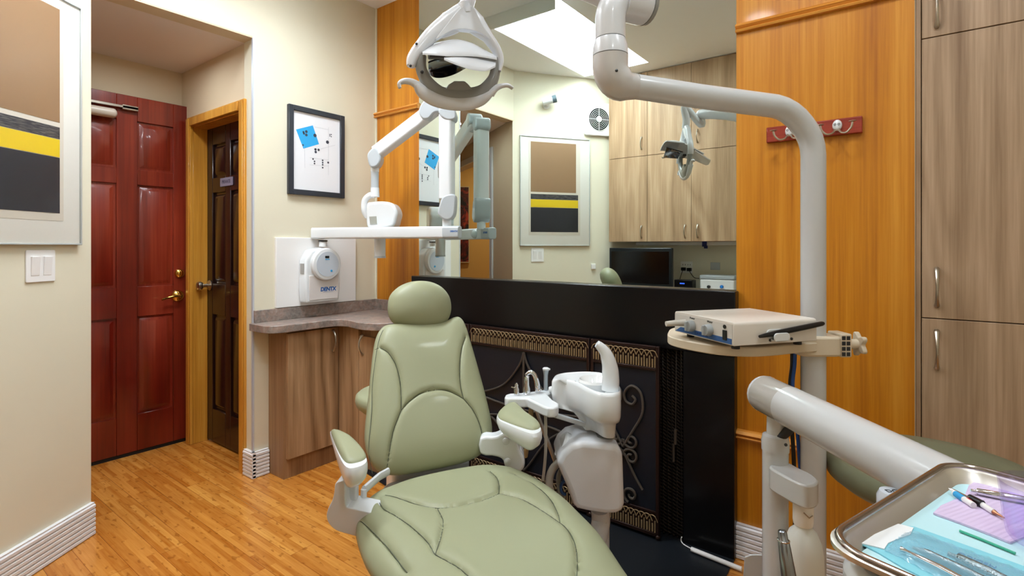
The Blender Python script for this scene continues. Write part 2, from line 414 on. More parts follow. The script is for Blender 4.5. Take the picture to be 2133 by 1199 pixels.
# entry alcove
dA = V((-.87, -.493, 0)).normalized(); nA = V((dA.y, -dA.x, 0))      # its left wall; nA points away from the alcove
if nA.dot(V((0, 1, 0))) > 0: nA = -nA
A0 = PC+V((-.0, 0, 0))
def apt(s, o): return A0+dA*s+nA*o
m = MB()
for s0, s1, z0, z1 in ((0, .5, 0, 2.3), (1.75, 1.9, 0, 2.3), (.5, 1.75, 2.02, 2.3)):
    q = [apt(s0, 0), apt(s1, 0), apt(s1, .1), apt(s0, .1)]; m.prism([(p.x, p.y) for p in q], z0, z1)
m.obj('wall_entry_left', M_alc, kind='structure', smooth=0)
m = MB(); m.box((-2.76, 1.33, 0), (X0-.1, 1.43, 2.3)); m.box((-3.6, 1.33, 0), (-3.39, 1.43, 2.3)); m.box((-3.39, 1.33, 1.895), (-2.76, 1.43, 2.3)); m.box((-3.39, 1.455, 0), (-2.76, 1.5, 1.95))
m.obj('wall_entry_right', M_alc, kind='structure', smooth=0)
MB().box((-3.62, .45, 0), (-3.525, 1.43, 2.3)).box((-4.45, -.35, 0), (-4.35, .55, 2.3)).box((-4.35, .5, 0), (-3.525, .58, 2.3)).obj('wall_entry_back', M_alc, kind='structure', smooth=0)
m = MB(); m.prism([(-3.6, 1.43), (X0-.1, 1.43), (X0-.1, .64), (A0.x+dA.x*1.9, A0.y+dA.y*1.9), (-4.4, .1), (-4.4, .5), (-3.6, .5)], 2.218, 2.26)
m.obj('ceiling_entry', plaster('entry_ceiling_paint', 'e6dcd8', .8), kind='structure', smooth=0)
MB().box((X0-.1, .66, 2.218), (X0-.0005, 1.325, OT)).obj('wall_entry_lintel', M_alc, kind='structure', smooth=0)
# white doorway casing in the entry's left wall
m = MB()
for s0, s1, z0, z1 in ((.44, .5, 0, 2.08), (1.75, 1.81, 0, 2.08), (.5, 1.75, 2.02, 2.08)):
    q = [apt(s0, -.018), apt(s1, -.018), apt(s1, .0), apt(s0, .0)]; m.prism([(p.x, p.y) for p in q], z0, z1)
for s0, s1 in ((.5, .515), (1.735, 1.75)):
    q = [apt(s0, 0), apt(s1, 0), apt(s1, .1), apt(s0, .1)]; m.prism([(p.x, p.y) for p in q], 0, 2.02)
m.obj('door_3', mat('white_casing', 'd9dde0', .35), kind='structure', bevel=.003, label='white doorway casing seen in the mirror')
# amber room past that doorway
F0 = V((-4.65, -.7, 0)); fd = V((.735, -.678, 0))
m = MB()
def wallseg(m, p, q, th, z1=2.5):
    d_ = (q-p).normalized(); n_ = V((d_.y, -d_.x, 0))*th; m.prism([(p.x, p.y), (q.x, q.y), ((q+n_).x, (q+n_).y), ((p+n_).x, (p+n_).y)], 0, z1)
wallseg(m, F0-fd*.6, F0+fd*1.9, .08); wallseg(m, F0-fd*.6, V((-4.4, -.25, 0)), -.08); wallseg(m, F0+fd*1.9, V((-2.0, -.9, 0)), -.08)
m.obj('wall_hall', M_amber, kind='structure', smooth=0)
MB().box((-5.6, -2.2, 2.4), (-2.3, .12, 2.45)).obj('ceiling_hall', M_ceil, kind='structure', smooth=0)
# fireplace wall, right wall, wall behind the camera
m = MB(); m.box((-2.75, Y1+.004, 0), (.02, Y1+.1, CH+.1)); 
m.obj('wall_back', M_wall, kind='structure', smooth=0)
MB().box((.02, 2.47, 0), (1.35, 2.55, CH+.1)).obj('wall_recess', M_wall, kind='structure', smooth=0)
MB().box((1.25, -.5, 0), (1.35, 2.55, CH+.1)).obj('wall_right', M_wall, kind='structure', smooth=0)
MB().box((-2.0, -.46, 0), (1.3, -.36, CH+.1)).obj('wall_front', M_wall, kind='structure', smooth=0)
# oak panelling
for i, (xa, xb) in enumerate(((X0, -2.249), (-.5165, .0165))):
    MB().box((xa, Y1-.006, 0), (xb, Y1+.004, CH)).obj('trim_%d' % (1+i), M_oak, kind='structure', smooth=0)
def mould(i, xa, xb, z):
    m = MB(); pr = [(0, 0), (-.016, 0), (-.02, .006), (-.012, .012), (-.022, .02), (-.016, .03), (0, .033)]
    M = frame((xa, Y1-.006, z), (0, 1, 0), (0, 0, 1), (1, 0, 0)); m.prism(pr, 0, xb-xa, M); m.obj('trim_%d' % i, M_oakt, kind='structure', smooth=25)
mould(3, X0, -2.249, 1.962); mould(4, -.5165, .0165, 1.967); mould(5, -.5165, .0165, .448)
MB().box((X0, Y1-.012, .8), (X0+.012, Y1, CH)).obj('trim_6', M_wall, kind='structure', smooth=0)
# ribbed baseboards
def ribbed(i, p, q, out, h=.13, th=.02, nm=None):
    p = V(p); q = V(q); o_ = V(out); n = 7; L = (q-p).length; pr = [(0, 0)]
    for k in range(n):
        z = h*.96*k/n; dz = h*.96/n
        pr += [(th*.7, z+.001), (th, z+dz*.2), (th, z+dz*.75), (th*.7, z+dz*.97)]
    pr += [(th*.8, h), (0, h)]
    M = frame(p, o_, (0, 0, 1), (q-p).normalized()); MB().prism(pr, 0, L, M).obj(nm or 'baseboard_%d' % i, M_trimw, kind='structure', smooth=0)
ribbed(0, PC, PC+dL*1.9, -oL, nm='baseboard_left')
ribbed(0, (X0, 1.31, 0), (X0, 1.395, 0), (1, 0, 0), nm='baseboard_back')
ribbed(0, (X0+.02, 1.325, 0), (-2.714, 1.325, 0), (0, -1, 0), nm='baseboard_entry')
ribbed(0, (-.5165, Y1-.006, 0), (.0165, Y1-.006, 0), (0, -1, 0), nm='baseboard_right')
MB().box((X0-.012, 1.318, .13), (X0+.002, 1.3255, OT)).obj('trim_7', M_bead, kind='structure', smooth=0)

# red six-panel door
def panel_door(m, M, W, H, th, cols, rows, inset=.012):
    """frame and fields of a panelled leaf, in the frame M: x across, y up, z towards the room"""
    m.box((0, 0, 0), (W, H, th-inset), M)
    xs = [0]+[c for ab in cols for c in ab]+[W]
    for i in range(0, len(xs), 2): m.box((xs[i], 0, 0), (xs[i+1], H, th), M)
    ys = [0]+[r for ab in rows for r in ab]+[H]
    for i in range(0, len(ys), 2):
        for c in cols: m.box((c[0], ys[i], 0), (c[1], ys[i+1], th), M)
    for c in cols:
        for r in rows:
            a = .03; vs = [(c[0]+.012, r[0]+.012, th-inset), (c[1]-.012, r[0]+.012, th-inset), (c[1]-.012, r[1]-.012, th-inset), (c[0]+.012, r[1]-.012, th-inset),
                  (c[0]+a, r[0]+a, th-.003), (c[1]-a, r[0]+a, th-.003), (c[1]-a, r[1]-a, th-.003), (c[0]+a, r[1]-a, th-.003)]
            m.add(vs, [(0,1,5,4),(1,2,6,5),(2,3,7,6),(3,0,4,7),(4,5,6,7)], M)
Xd = -3.455; Yr = 1.347; W = .80
dr = thing('door_1', (Xd, Yr-W/2, 0), 'red stained six-panel door in the entry', 'door', kind='structure')
M = frame((Xd-.045, Yr-W, .02), (0, 1, 0), (0, 0, 1), (1, 0, 0))
m = MB(); c = [(.18, .335), (.345+.185, W-.09)]; c = [(W-.43-.115, W-.366), (W-.269, W-.088)]
c = [(.115, .435), (.531, .712)]; c = [(.253, .434), (.531, .712)]
c = [(.12, .434), (.531, .712)]
panel_door(m, M, W, 1.985, .045, c, [(.205, .752), (.92, 1.492), (1.577, 1.848)]); m.obj('leaf', M_red, dr, bevel=.002, seg=1)
MB().box((Xd-.04, Yr-W, 0), (Xd-.006, Yr, .02)).obj('gap_shade', M_blackm, dr)  # black strip standing in for the shade in the gap under the leaf
def rosette(m, p, n, r): m.lathe([(r, 0), (r, .006), (r*.8, .012), (r*.45, .014)], axis_frame(p, n), 24)
p = V((Xd, 1.29, 1.007)); m = MB(); m.lathe([(.026, 0), (.026, .008), (.022, .014), (.016, .016), (.016, .024), (.012, .026)], axis_frame(p, (1, 0, 0))); m.obj('deadbolt', M_brass, dr, label='round brass deadbolt')
p = V((Xd, 1.28, .874)); m = MB(); m.lathe([(.034, 0), (.034, .006), (.028, .014), (.014, .018), (.013, .045), (.01, .05)], axis_frame(p, (1, 0, 0)))
m.tube(spline([p+V((.045, 0, 0)), p+V((.05, -.03, .003)), p+V((.048, -.07, -.004)), p+V((.052, -.1, -.012))]), [.009, .008, .007, .006], 10)
m.obj('door_handle', M_brass, dr, label='brass lever handle')
# door closer on the red door
cl = MB(); cl.tube([(Xd+.03, .7, 1.885), (Xd+.03, .955, 1.885)], .026, 16); cl.ball((Xd+.03, .955, 1.885), (.026, .02, .026))
clo = thing('closer', (Xd+.02, .85, 1.885), 'white hydraulic door closer at the top of the red door', 'door closer', kind='structure')
bpy.data.objects.remove(clo)
cl.obj('closer_body', mat('closer_enamel', 'cfc3b4', .35), dr); m = MB(); m.box((Xd+.015, .72, 1.925), (Xd+.028, 1.075, 1.94)); m.box((Xd, 1.0, 1.918), (Xd+.028, 1.075, 1.945)); m.obj('closer_arm', M_nickel, dr, bevel=.002)
# dark door with pine casing
dd = thing('door_2', (-3.19, 1.41, 0), 'dark stained panelled door in a yellow pine frame', 'door', kind='structure')
M = frame((-3.385, 1.447, .008), (1, 0, 0), (0, 0, 1), (0, -1, 0)); m = MB()
panel_door(m, M, .62, 1.885, .035, [(.08, .245), (.305, .54)], [(.195, .755), (.94, 1.475), (1.565, 1.76)], .014); m.obj('leaf', M_dark, dd, bevel=.003, seg=1)
m = MB()
for x0, x1, z0, z1 in ((-3.415, -3.365, 0, 1.925), (-2.768, -2.714, 0, 1.925), (-3.365, -2.768, 1.872, 1.925)):
    m.box((x0, 1.312, z0), (x1, 1.33, z1)); m.box((x0+.008, 1.306, z0), (x1-.008, 1.312, z1-.008))
m.box((-3.39, 1.33, 0), (-3.368, 1.412, 1.875)); m.box((-2.768, 1.33, 0), (-2.76, 1.412, 1.875)); m.box((-3.368, 1.33, 1.868), (-2.768, 1.412, 1.885))
m.obj('door_frame', M_pine, dd, bevel=.002, seg=1, label='yellow pine door frame')
p = V((-3.335, 1.41, .934)); m = MB(); m.lathe([(.03, 0), (.03, .004), (.011, .014), (.01, .034), (.022, .044), (.027, .056), (.024, .068), (.01, .074)], axis_frame(p, (0, -1, 0))); m.obj('door_knob', M_nickel, dd, label='satin nickel knob')
M = frame((-3.115, 1.409, 1.537), (1, 0, 0), (0, 0, 1), (0, -1, 0)); m = MB(); m.prism(rrect(.15, .048, .003), 0, .004, M)
sg = m.obj('sign', mat('sign_plate', '8d8aa0', .4), dd, label='small grey nameplate'); text('lettering', 'PRIVATE', M @ T(0, 0, .0042), .028, mat('sign_ink', '2a2c48', .5), sg)

# ================================================================== FIREPLACE
fp = thing('fireplace', (-1.4, 2.06, 0), 'black painted fireplace surround with a deep plain mantel beneath the mirror', 'fireplace')
YF = 2.045
m = MB(); m.box((-2.262, YF-.008, .757), (-.508, Y1-.006, .999)); m.obj('mantel', M_blackg, fp, bevel=.004)
for xa, xb in ((-2.25, -2.06), (-.705, -.513)):
    MB().box((xa, YF, 0), (xb, Y1-.006, .757)).obj('pilaster', M_blackg, fp, bevel=.003)
MB().box((-2.06, YF-.001, 0), (-.705, Y1-.012, .004)).obj('firebox_floor', M_blackm, fp)
MB().box((-2.06, Y1-.012, 0), (-.705, Y1-.006, .757)).obj('firebox', M_blackm, fp)
m = MB(); m.prism([(-2.25, YF), (-.513, YF), (-.513, 2.0), (-.505, 1.5), (-1.8, 1.5), (-1.85, 1.62), (-2.02, 1.66), (-2.25, 1.7)], 0, .006); m.obj('hearth_slab', mat('black_slate', '14191f', .45), bevel=.002, label='black slate hearth slab set into the wooden floor before the fireplace', cat='hearth')
def m_mesh():
    m = mat('chain_mesh', None, .5, .3); w1 = N(m, 'ShaderNodeTexWave', wave_type='BANDS', bands_direction='DIAGONAL'); w1.inputs['Scale'].default_value = 46
    w1.inputs['Distortion'].default_value = 2.5; w1.inputs['Detail Scale'].default_value = .6
    LK(m, coords(m, (1, .3, 1)), w1.inputs['Vector']); LK(m, ramp(m, w1.outputs['Fac'], [(.45, '060606'), (.75, '4a4038')]), bsdf(m).inputs['Base Color']); bump(m, w1.outputs['Fac'], .6, .003); return m
M_mesh = m_mesh()
for xa, xb in ((-.84, -.707), (-2.055, -1.95)):
    rows = []
    for z in (.01, .3, .6, .752):
        rows.append([V((xa+(xb-xa)*i/40, 2.066+.009*math.sin(i*1.1+z*2), z)) for i in range(41)]+[V((xa+(xb-xa)*i/40, 2.07+.009*math.sin(i*1.1+z*2), z)) for i in range(40, -1, -1)])
    MB().loft(rows).obj('mesh_curtain', M_mesh, fp)
m = MB(); m.cyl((-.738, 2.052, .44), (-.738, 2.052, .38), .006); m.cyl((-.745, 2.052, .38), (-.745, 2.052, .31), .005); m.tube([(-.735, 2.054, .75), (-.737, 2.053, .44)], .0015, 6); m.obj('pull_chain', M_scroll, fp)
# mirror
MB().box((-2.249, 2.085, .999), (-.5165, Y1-.002, CH-.002)).obj('wall_mirror', M_mirror, smooth=0, label='large frameless mirror above the black mantel, reflecting the opposite side of the room', cat='mirror')
m = bpy.data.objects['wall_mirror']
# folding fire screen
fs = thing('fire_screen', (-1.4, 2.0, 0.006), 'three-panel black iron fire screen with bronze arcaded bands and scrollwork', 'fire screen')
YS = 2.0
def gothic(m, xa, xb, z0, z1, y):
    n = int(round((xb-xa)/.0235)); dx = (xb-xa)/n; zc = z0+(z1-z0)*.68
    for i in range(n+1):
        x = xa+dx*i; m.box((x-.0022, y-.006, z0), (x+.0022, y, zc)); 
    for i in range(n):
        x = xa+dx*(i+.5); m.box((x-.003, y-.004, z0), (x+.003, y, zc-.012))
        for s_ in (-1, 1):
            m.tube(spline([(x-s_*dx, y-.004, zc-.002), (x-s_*dx*.55, y-.004, zc+.017), (x, y-.004, zc+.022)], 3), .0024, 5)
for k, (xa, xb) in enumerate(((-2.045, -1.787), (-1.781, -1.093), (-1.087, -.783))):
    pn = MB(); pn.box((xa+.012, YS+.001, .03), (xb-.012, YS+.005, .74)); P = pn.obj('panel', M_screen, fs)
    m = MB(); 
    for x0, x1 in ((xa, xa+.014), (xb-.014, xb)): m.box((x0, YS-.006, .006), (x1, YS+.012, .77))
    for z0, z1 in ((.756, .77), (.672, .684), (.106, .117), (.018, .032)): m.box((xa+.014, YS-.007, z0), (xb-.014, YS+.01, z1))
    m.obj('frame', M_bronzed, P, bevel=.0015, seg=1)
    b_ = MB(); b_.box((xa+.014, YS-.001, .684), (xb-.014, YS+.004, .756)); b_.obj('backing_sheet', M_bronzed, P); b_ = MB(); b_.box((xa+.014, YS-.001, .032), (xb-.014, YS+.004, .106)); b_.obj('backing_sheet', M_bronzed, P); b_ = MB(); gothic(b_, xa+.016, xb-.016, .686, .752, YS-.001)
    b_.obj('arcade_band', M_bronze, P, smooth=30); b_ = MB()
    gothic(b_, xa+.016, xb-.016, .034, .1, YS-.001); b_.obj('arcade_band', M_bronze, P, smooth=30)
    s_ = MB(); xc = (xa+xb)/2; rr = .0055
    def tb(pts, r=rr): s_.tube(spline([(x, YS-.008, z) for x, z in pts], 6), r, 8)
    def scroll(cx_, cz_, r0, a0, turns, sg=1):
        pts = []; n = 26
        for i in range(n+1):
            t_ = i/n; a = R(a0)+sg*t_*turns*2*math.pi; r_ = r0*(1-t_*.78); pts.append((cx_+r_*math.cos(a), YS-.008, cz_+r_*math.sin(a)))
        s_.tube(pts, rr, 8)
    if k == 1:
        for s2 in (-1, 1):
            tb([(xc, .668), (xc+s2*.03, .6), (xc+s2*.12, .5), (xc+s2*.25, .445), (xc+s2*.33, .44)])
            tb([(xc+s2*.33, .43), (xc+s2*.1, .405), (xc, .40)]); tb([(xc+s2*.33, .40), (xc+s2*.15, .3), (xc+s2*.03, .15), (xc, .118)])
            tb([(xc+s2*.32, .2), (xc+s2*.25, .32), (xc+s2*.12, .35), (xc, .33)])
        s_.box((xc-.005, YS-.012, .118), (xc+.005, YS-.002, .67))
    else:
        for s2 in (-1, 1):
            h = (xb-xa)/2
            tb([(xc, .345), (xc+s2*.045, .42), (xc+s2*.085, .5), (xc+s2*.078, .575), (xc+s2*.04, .6), (xc+s2*.008, .57), (xc+s2*.012, .535), (xc+s2*.04, .525), (xc+s2*.055, .545), (xc+s2*.04, .56)])
            scroll(xc+s2*.035, .375, .033, 180 if s2 > 0 else 0, 1.3, s2*1); scroll(xc+s2*.035, .31, .035, 180 if s2 > 0 else 0, 1.3, -s2)
            tb([(xc, .33), (xc+s2*.05, .24), (xc+s2*.085, .19)]); scroll(xc+s2*.035, .155, .034, 250, 1.2, -s2)
    s_.obj('scrollwork', M_scroll, P)
for x in (-2.04, -1.784, -1.09, -.788): MB().ball((x, YS, .017), (.01, .012, .0105)).obj('foot', M_bronzed, fs)
# ================================================================== WALL-HUNG THINGS
# painting on the slanting wall (stripes only), seen directly at left and whole in the mirror
def on_pw(t, z, o=0): p = PC+dL*t-oL*o; return V((p.x, p.y, z))
MP_ = frame(on_pw(.385, 1.637), dL, (0, 0, 1), -oL)                 # x along the wall towards the camera, y up
pt = thing('painting', on_pw(.385, 1.17), 'large framed print with brown field, yellow stripe and charcoal block, above the light switch', 'painting')
Wp, Hp = .645, .93; m = MB()
for a, b in (((-Wp/2, -Hp/2), (-Wp/2+.006, Hp/2)), ((Wp/2-.006, -Hp/2), (Wp/2, Hp/2)), ((-Wp/2, Hp/2-.006), (Wp/2, Hp/2)), ((-Wp/2, -Hp/2), (Wp/2, -Hp/2+.006))):
    m.box((a[0], a[1], 0), (b[0], b[1], .019), MP_)
m.obj('frame', mat('silver_frame', 'cfd5d4', .3, .4), pt, bevel=.001)
MB().box((-Wp/2+.006, -Hp/2+.006, 0), (Wp/2-.006, Hp/2-.006, .012), MP_).obj('mat_board', mat('mat_board', 'f4f1e8', .6), pt)
ar = MB().box((-.215, -.365, .012), (.245, .43, .0135), MP_).obj('sheet', mat('cream_paper', 'ece4d4', .6), pt)
def band(x0, x1, z0, z1, col, nm, streak=None):
    mm = mat(nm, col, .3)
    if streak:
        nn = noise(mm, coords(mm, (1, 1, 9)), 30, 4); LK(mm, ramp(mm, nn, [(.45, col), (.62, streak)]), bsdf(mm).inputs['Base Color'])
    MB().box((x0, z0-1.637, .0135), (x1, z1-1.637, .0145), MP_).obj(nm, mm, pt)
band(-.228+.0, .19, 1.63, 2.055, '9d7c5c', 'brown_field'); band(-.228, .21, 1.568, 1.612, '3a3b42', 'hatched_band', '6d6a68')
band(-.228, .21, 1.5, 1.566, 'f0cf28', 'yellow_band'); band(-.228, .21, 1.29, 1.498, '34353c', 'charcoal_block')
bpy.data.objects.remove(ar); MB().box((-.245, -.375, .012), (.23, .43, .0135), MP_).obj('sheet', mat('cream_paper', 'e9e1d2', .6), pt)
# glass in front of it
MB().box((-Wp/2+.006, -Hp/2+.006, .016), (Wp/2-.006, Hp/2-.006, .0175), MP_).obj('glazing', M_pane, pt, smooth=0)
# light switch below it
ls = thing('light_switch', on_pw(.225, 1.09), 'white double rocker light switch below the striped painting', 'light switch')
MS = frame(on_pw(.222, 1.095), dL, (0, 0, 1), -oL); m = MB(); m.prism(rrect(.114, .116, .005), 0, .005, MS); m.obj('plate', M_white, ls, bevel=.0015)
for s_ in (-.024, .024):
    m = MB(); m.add([(s_-.016, -.034, .005), (s_+.016, -.034, .005), (s_+.016, .034, .005), (s_-.016, .034, .005), (s_-.016, -.034, .006), (s_+.016, -.034, .006), (s_+.016, .034, .012), (s_-.016, .034, .012)], [(0,3,2,1),(4,5,6,7),(0,1,5,4),(1,2,6,5),(2,3,7,6),(3,0,4,7)], MS); m.obj('rocker', M_white, ls, bevel=.001)
# small thermostat, spotlight and fan on the same wall (mirror)
m = MB(); q = on_pw(.745, .99, 0); MT = frame(q, dL, (0, 0, 1), -oL); m.prism(rrect(.04, .045, .004), 0, .015, MT); m.obj('wall_sensor', M_white, bevel=.002, label='tiny white wall sensor low on the picture wall, in the mirror', cat='sensor')
sp = thing('spotlight', on_pw(.30, 2.38), 'small white wall spotlight with grey rim above the painting, in the mirror', 'spotlight')
q = on_pw(.30, 2.37); m = MB(); m.cyl(q, q-oL*.02, .03); m.cyl(q-oL*.02, q-oL*.06+V((0, 0, .012)), .008); m.obj('bracket', M_white, sp)
a = q-oL*.05+V((0, 0, .02))-dL*.03; dv = (dL*.8-oL*.3+V((0, 0, .22))).normalized(); m = MB(); m.cyl(a-dv*.02, a+dv*.065, .028, .03); m.obj('spot_body', M_plast, sp)
m = MB(); m.cyl(a+dv*.065, a+dv*.1, .031, .033); m.obj('spot_rim', mat('slate_rim', '5f7078', .4), sp)
fa = thing('exhaust_fan', on_pw(.79, 2.29), 'square white wall fan with round black grille beside the cabinets, in the mirror', 'fan')
MF = frame(on_pw(.79, 2.285), dL, (0, 0, 1), -oL); m = MB(); m.prism(rrect(.27, .29, .02), 0, .025, MF); m.obj('housing', M_white, fa, bevel=.006)
m = MB(); m.lathe([(.1, .025), (.1, .0265)], MF, 40); m.obj('fan_opening', mat('fan_dark', '060709', .9, spec=.1), fa)
m = MB()
for r_ in (.028, .042, .056, .070, .084, .098): m.tube([(r_*math.cos(R(a)), r_*math.sin(R(a)), .029) for a in range(0, 360, 12)], .0016, 6, MF, closed=True)
m.box((-.1, -.0012, .0255), (.1, .0012, .031), MF); m.box((-.0012, -.1, .0255), (.0012, .1, .031), MF); m.lathe([(.021, .0265), (.024, .033), (.02, .035)], MF); m.obj('grille', M_white, fa)
# print with the blue square, cream wall
cp = thing('framed_print', (X0+.01, 1.6735, 1.45), 'black framed white print with a tilted blue square and dots, on the cream wall', 'picture')
MC = frame((X0, 1.6735, 1.685), (0, 1, 0), (0, 0, 1), (1, 0, 0)); Wc, Hc = .345, .478; m = MB(); f_ = .028
for a, b in (((-Wc/2, -Hc/2), (-Wc/2+f_, Hc/2)), ((Wc/2-f_, -Hc/2), (Wc/2, Hc/2)), ((-Wc/2+f_, Hc/2-f_), (Wc/2-f_, Hc/2)), ((-Wc/2+f_, -Hc/2), (Wc/2-f_, -Hc/2+f_))):
    m.box((a[0], a[1], 0), (b[0], b[1], .022), MC)
m.obj('frame', mat('charcoal_frame', '2c3038', .35), cp, bevel=.0015, seg=1)
sh = MB().box((-Wc/2+f_, -Hc/2+f_, 0), (Wc/2-f_, Hc/2-f_, .012), MC).obj('sheet', mat('print_paper', 'eceef2', .5), cp)
def pc(px, py): q = XP(px, py, X0+.012) - V((X0, 1.6735, 1.685)); return (q.y, q.z)
m = MB(); m.prism([pc(616.5, 269.5), pc(651.5, 261), pc(664.5, 300), pc(632, 309.5)], .012, .0125, MC); m.obj('blue_square', mat('print_blue', '2da3de', .5), cp)
M_dot = mat('print_dots', '3b3f4c', .5)
for x, y, r_ in ((632, 275, 3), (638, 274, 4), (633, 278, 3), (638, 281, 4), (656, 282, 5), (682, 296, 5), (687, 280, 1.6), (690, 280, 1.6), (687, 283, 1.6), (690, 284.5, 1.6), (657, 311, 3.6), (663.5, 312, 3.6), (657.5, 316.5, 3.6), (652, 331, 2.4), (655, 336, 2.4), (655, 340.5, 2.4), (672, 334, 2.4), (672, 338.5, 2.4), (672, 343, 2.4), (672, 349, 2.4), (683.5, 338.5, 3), (631, 302, 2.4)):
    c = pc(x, y); k = r_*.0026; m = MB(); m.prism([(c[0]+k*.75*math.cos(a*.52), c[1]+k*.75*math.sin(a*.52)) for a in range(12)], .0125, .013, MC); m.obj('dot', M_dot, cp)
m = MB()
for a, b in (((634, 305), (635, 350)), ((645, 328), (684, 333)), ((645, 343), (684, 346)), ((684, 265), (684, 365)), ((655, 264), (684, 270)), ((668, 310), (698, 302))):
    p, q = V(pc(*a)+(0,)), V(pc(*b)+(0,)); t_ = (q-p).normalized(); n_ = V((-t_.y, t_.x, 0))*.0005; m.prism([(p-n_)[:2], (q-n_)[:2], (q+n_)[:2], (p+n_)[:2]], .0125, .0128, MC)
m.obj('fine_lines', mat('print_lines', 'b9bcc4', .5), cp)

# ---------------- X-ray machine and its board
MB().box((X0, 1.433, .845), (X0+.018, 1.925, 1.213)).obj('mounting_board', M_white, bevel=.002, label='white mounting board behind the x-ray machine on the cream wall', cat='board')
xr = thing('xray_machine', (X0+.02, 1.69, .86), 'white wall-mounted dental x-ray machine with folding arm above the counter', 'x-ray machine')
MX = frame((X0+.019, 1.675, 1.03), (0, 1, 0), (0, 0, 1), (1, 0, 0))
m = MB(); m.prism([(-.115, -.165), (.085, -.165), (.092, -.10), (.095, .02), (.085, .085), (.045, .125), (-.03, .13), (-.085, .115), (-.118, .06), (-.12, -.1)], 0, .07, MX); m.obj('control_box', M_plast, xr, bevel=.01, seg=3)
m = MB(); m.prism([(-.098, -.152), (.075, -.152), (.08, -.02), (-.1, -.02)], .066, .075, MX); m.obj('cover_panel', mat('warm_grey_plastic', 'd8d2ce', .3), xr, bevel=.002)
dc = (-.005, .04)
m = MB(); m.lathe([(.088, .06), (.088, .088), (.082, .095), (.07, .097)], MX @ T(dc[0], dc[1], 0), 48); dh = m.obj('dial_housing', M_plast, xr)
m = MB(); m.lathe([(.068, .097), (.068, .0985)], MX @ T(dc[0], dc[1], 0), 48); dp = m.obj('dial_panel', mat('pale_blue_panel', 'c3ccd6', .35), xr)
m = MB(); m.box((-.016+dc[0], .033+dc[1], .0985), (.008+dc[0], .045+dc[1], .1), MX); m.obj('display', M_glossb, xr)
m = MB()
for x in (-.013, -.006, .001, .008): m.lathe([(.0028, .0985), (.0028, .1)], MX @ T(x+dc[0], .026+dc[1], 0), 10)
m.obj('key_row', M_cyan, xr); m = MB(); m.lathe([(.0062, .0985), (.0062, .101)], MX @ T(.022+dc[0], -.037+dc[1], 0), 16); m.obj('start_button', M_cyan, xr)
text('logo', 'DENTX', MX @ T(.013, -.098, .0752), .03, M_blue, xr, bold=.0012, spacing=.92, shear=.1)
m = MB(); m.box((-.018, -.114, .0752), (.044, -.112, .0756), MX); m.obj('logo_line', mat('pale_print', '9aa6bc', .5), xr)
m = MB(); m.box((-.1215, -.01, .02), (-.1195, .045, .055), MX); m.obj('rating_label', mat('label_grey', 'a9a7a2', .5), xr)
pv = V((X0+.075, 1.668, 1.165)); m = MB(); m.cyl(pv, pv+V((0, 0, .028)), .022, .02); m.obj('pivot_post', M_plast, xr); m = MB(); m.cyl(pv+V((0, 0, .028)), pv+V((0, 0, .036)), .024); m.obj('pivot_ring', M_glossb, xr)
E1 = D(945, 484, 2.66); E0 = V((pv.x, pv.y, E1.z)); E1.z = E0.z = 1.238
def beam(m, a, b, w_, h_, r_=.012, ext=(0, 0), up=(0, 0, 1)):
    a = V(a); b = V(b); t_ = (b-a).normalized(); a = a-t_*ext[0]; b = b+t_*ext[1]; u = V(up); s_ = t_.cross(u).normalized(); u = s_.cross(t_)
    M = frame(a, s_, u, t_); return m.prism(rrect(w_, h_, min(r_, w_/2.2, h_/2.2), 5), 0, (b-a).length, M)
m = MB(); beam(m, E0, E1, .05, .062, .012, (.06, -.03)); m.obj('lower_arm', M_plast, xr, bevel=.002)
m = MB(); beam(m, E0.lerp(E1, .93), E1, .052, .064, .014, (0, .035)); ec = m.obj('arm_end_cap', M_plastg, xr, bevel=.004)
t_ = (E1-E0).normalized(); text('cap_logo', 'DENTX', frame(E1+t_.cross(V((0, 0, 1)))*.0265+V((0, 0, .004))+t_*.012, t_, (0, 0, 1)), .012, M_blue, ec, bold=.0004)
n2 = -t_.cross(V((0, 0, 1))); 
text('cap_logo', 'DENTX', frame(E1+n2*.0265+V((0, 0, .004))+t_*.0, -t_, (0, 0, 1)), .014, M_blue, ec, bold=.0004)
m = MB(); m.ball(tuple(E1-t_*.12+n2*.024), (.026, .026, .026)); m.obj('arm_knob', M_plast, xr)
RB = D(931, 474, 2.697); RT = V((RB.x, RB.y, 1.165+(HY-240)/FPX*2.697))
m = MB(); m.cyl(V((RB.x, RB.y, 1.262)), V((RB.x, RB.y, 1.31)), .024); m.obj('riser_collar', M_plast, xr)
RB = V((RB.x, RB.y, 1.33))
m = MB(); beam(m, RB+V((0, 0, .08)), RT, .07, .075, .016, up=(RT-E0).cross(V((0, 0, 1)))); m.obj('riser', M_plast, xr, bevel=.003)
wv = (-FWD.cross(UP)).normalized(); 
def knuckle(m, outl, d, th): slab(m, outl, d-th/2, th, curve=4)
m = MB(); knuckle(m, [(921, 411), (934, 404), (948, 406), (949, 425), (946, 448), (935, 458), (922, 456), (912, 445), (914, 430)], 2.697, .09); m.obj('riser_base_knuckle', M_plastg, xr, bevel=.008)
m = MB(); knuckle(m, [(914, 226), (930, 219), (947, 226), (949, 246), (932, 250), (917, 240)], 2.697, .088); m.obj('riser_top_knuckle', M_plastg, xr, bevel=.008)
UA = D(908, 224, 2.72); UB = D(785, 318, 2.84)
m = MB(); beam(m, UA, UB, .062, .072, .014, (0, 0), up=(0, 0, 1)); m.obj('upper_arm', M_plast, xr, bevel=.003)
m = MB(); knuckle(m, [(872, 232), (880, 212), (897, 205), (915, 214), (920, 232), (905, 234), (893, 246), (880, 246)], 2.72, .08); m.obj('elbow_knuckle', M_plastg, xr, bevel=.008)
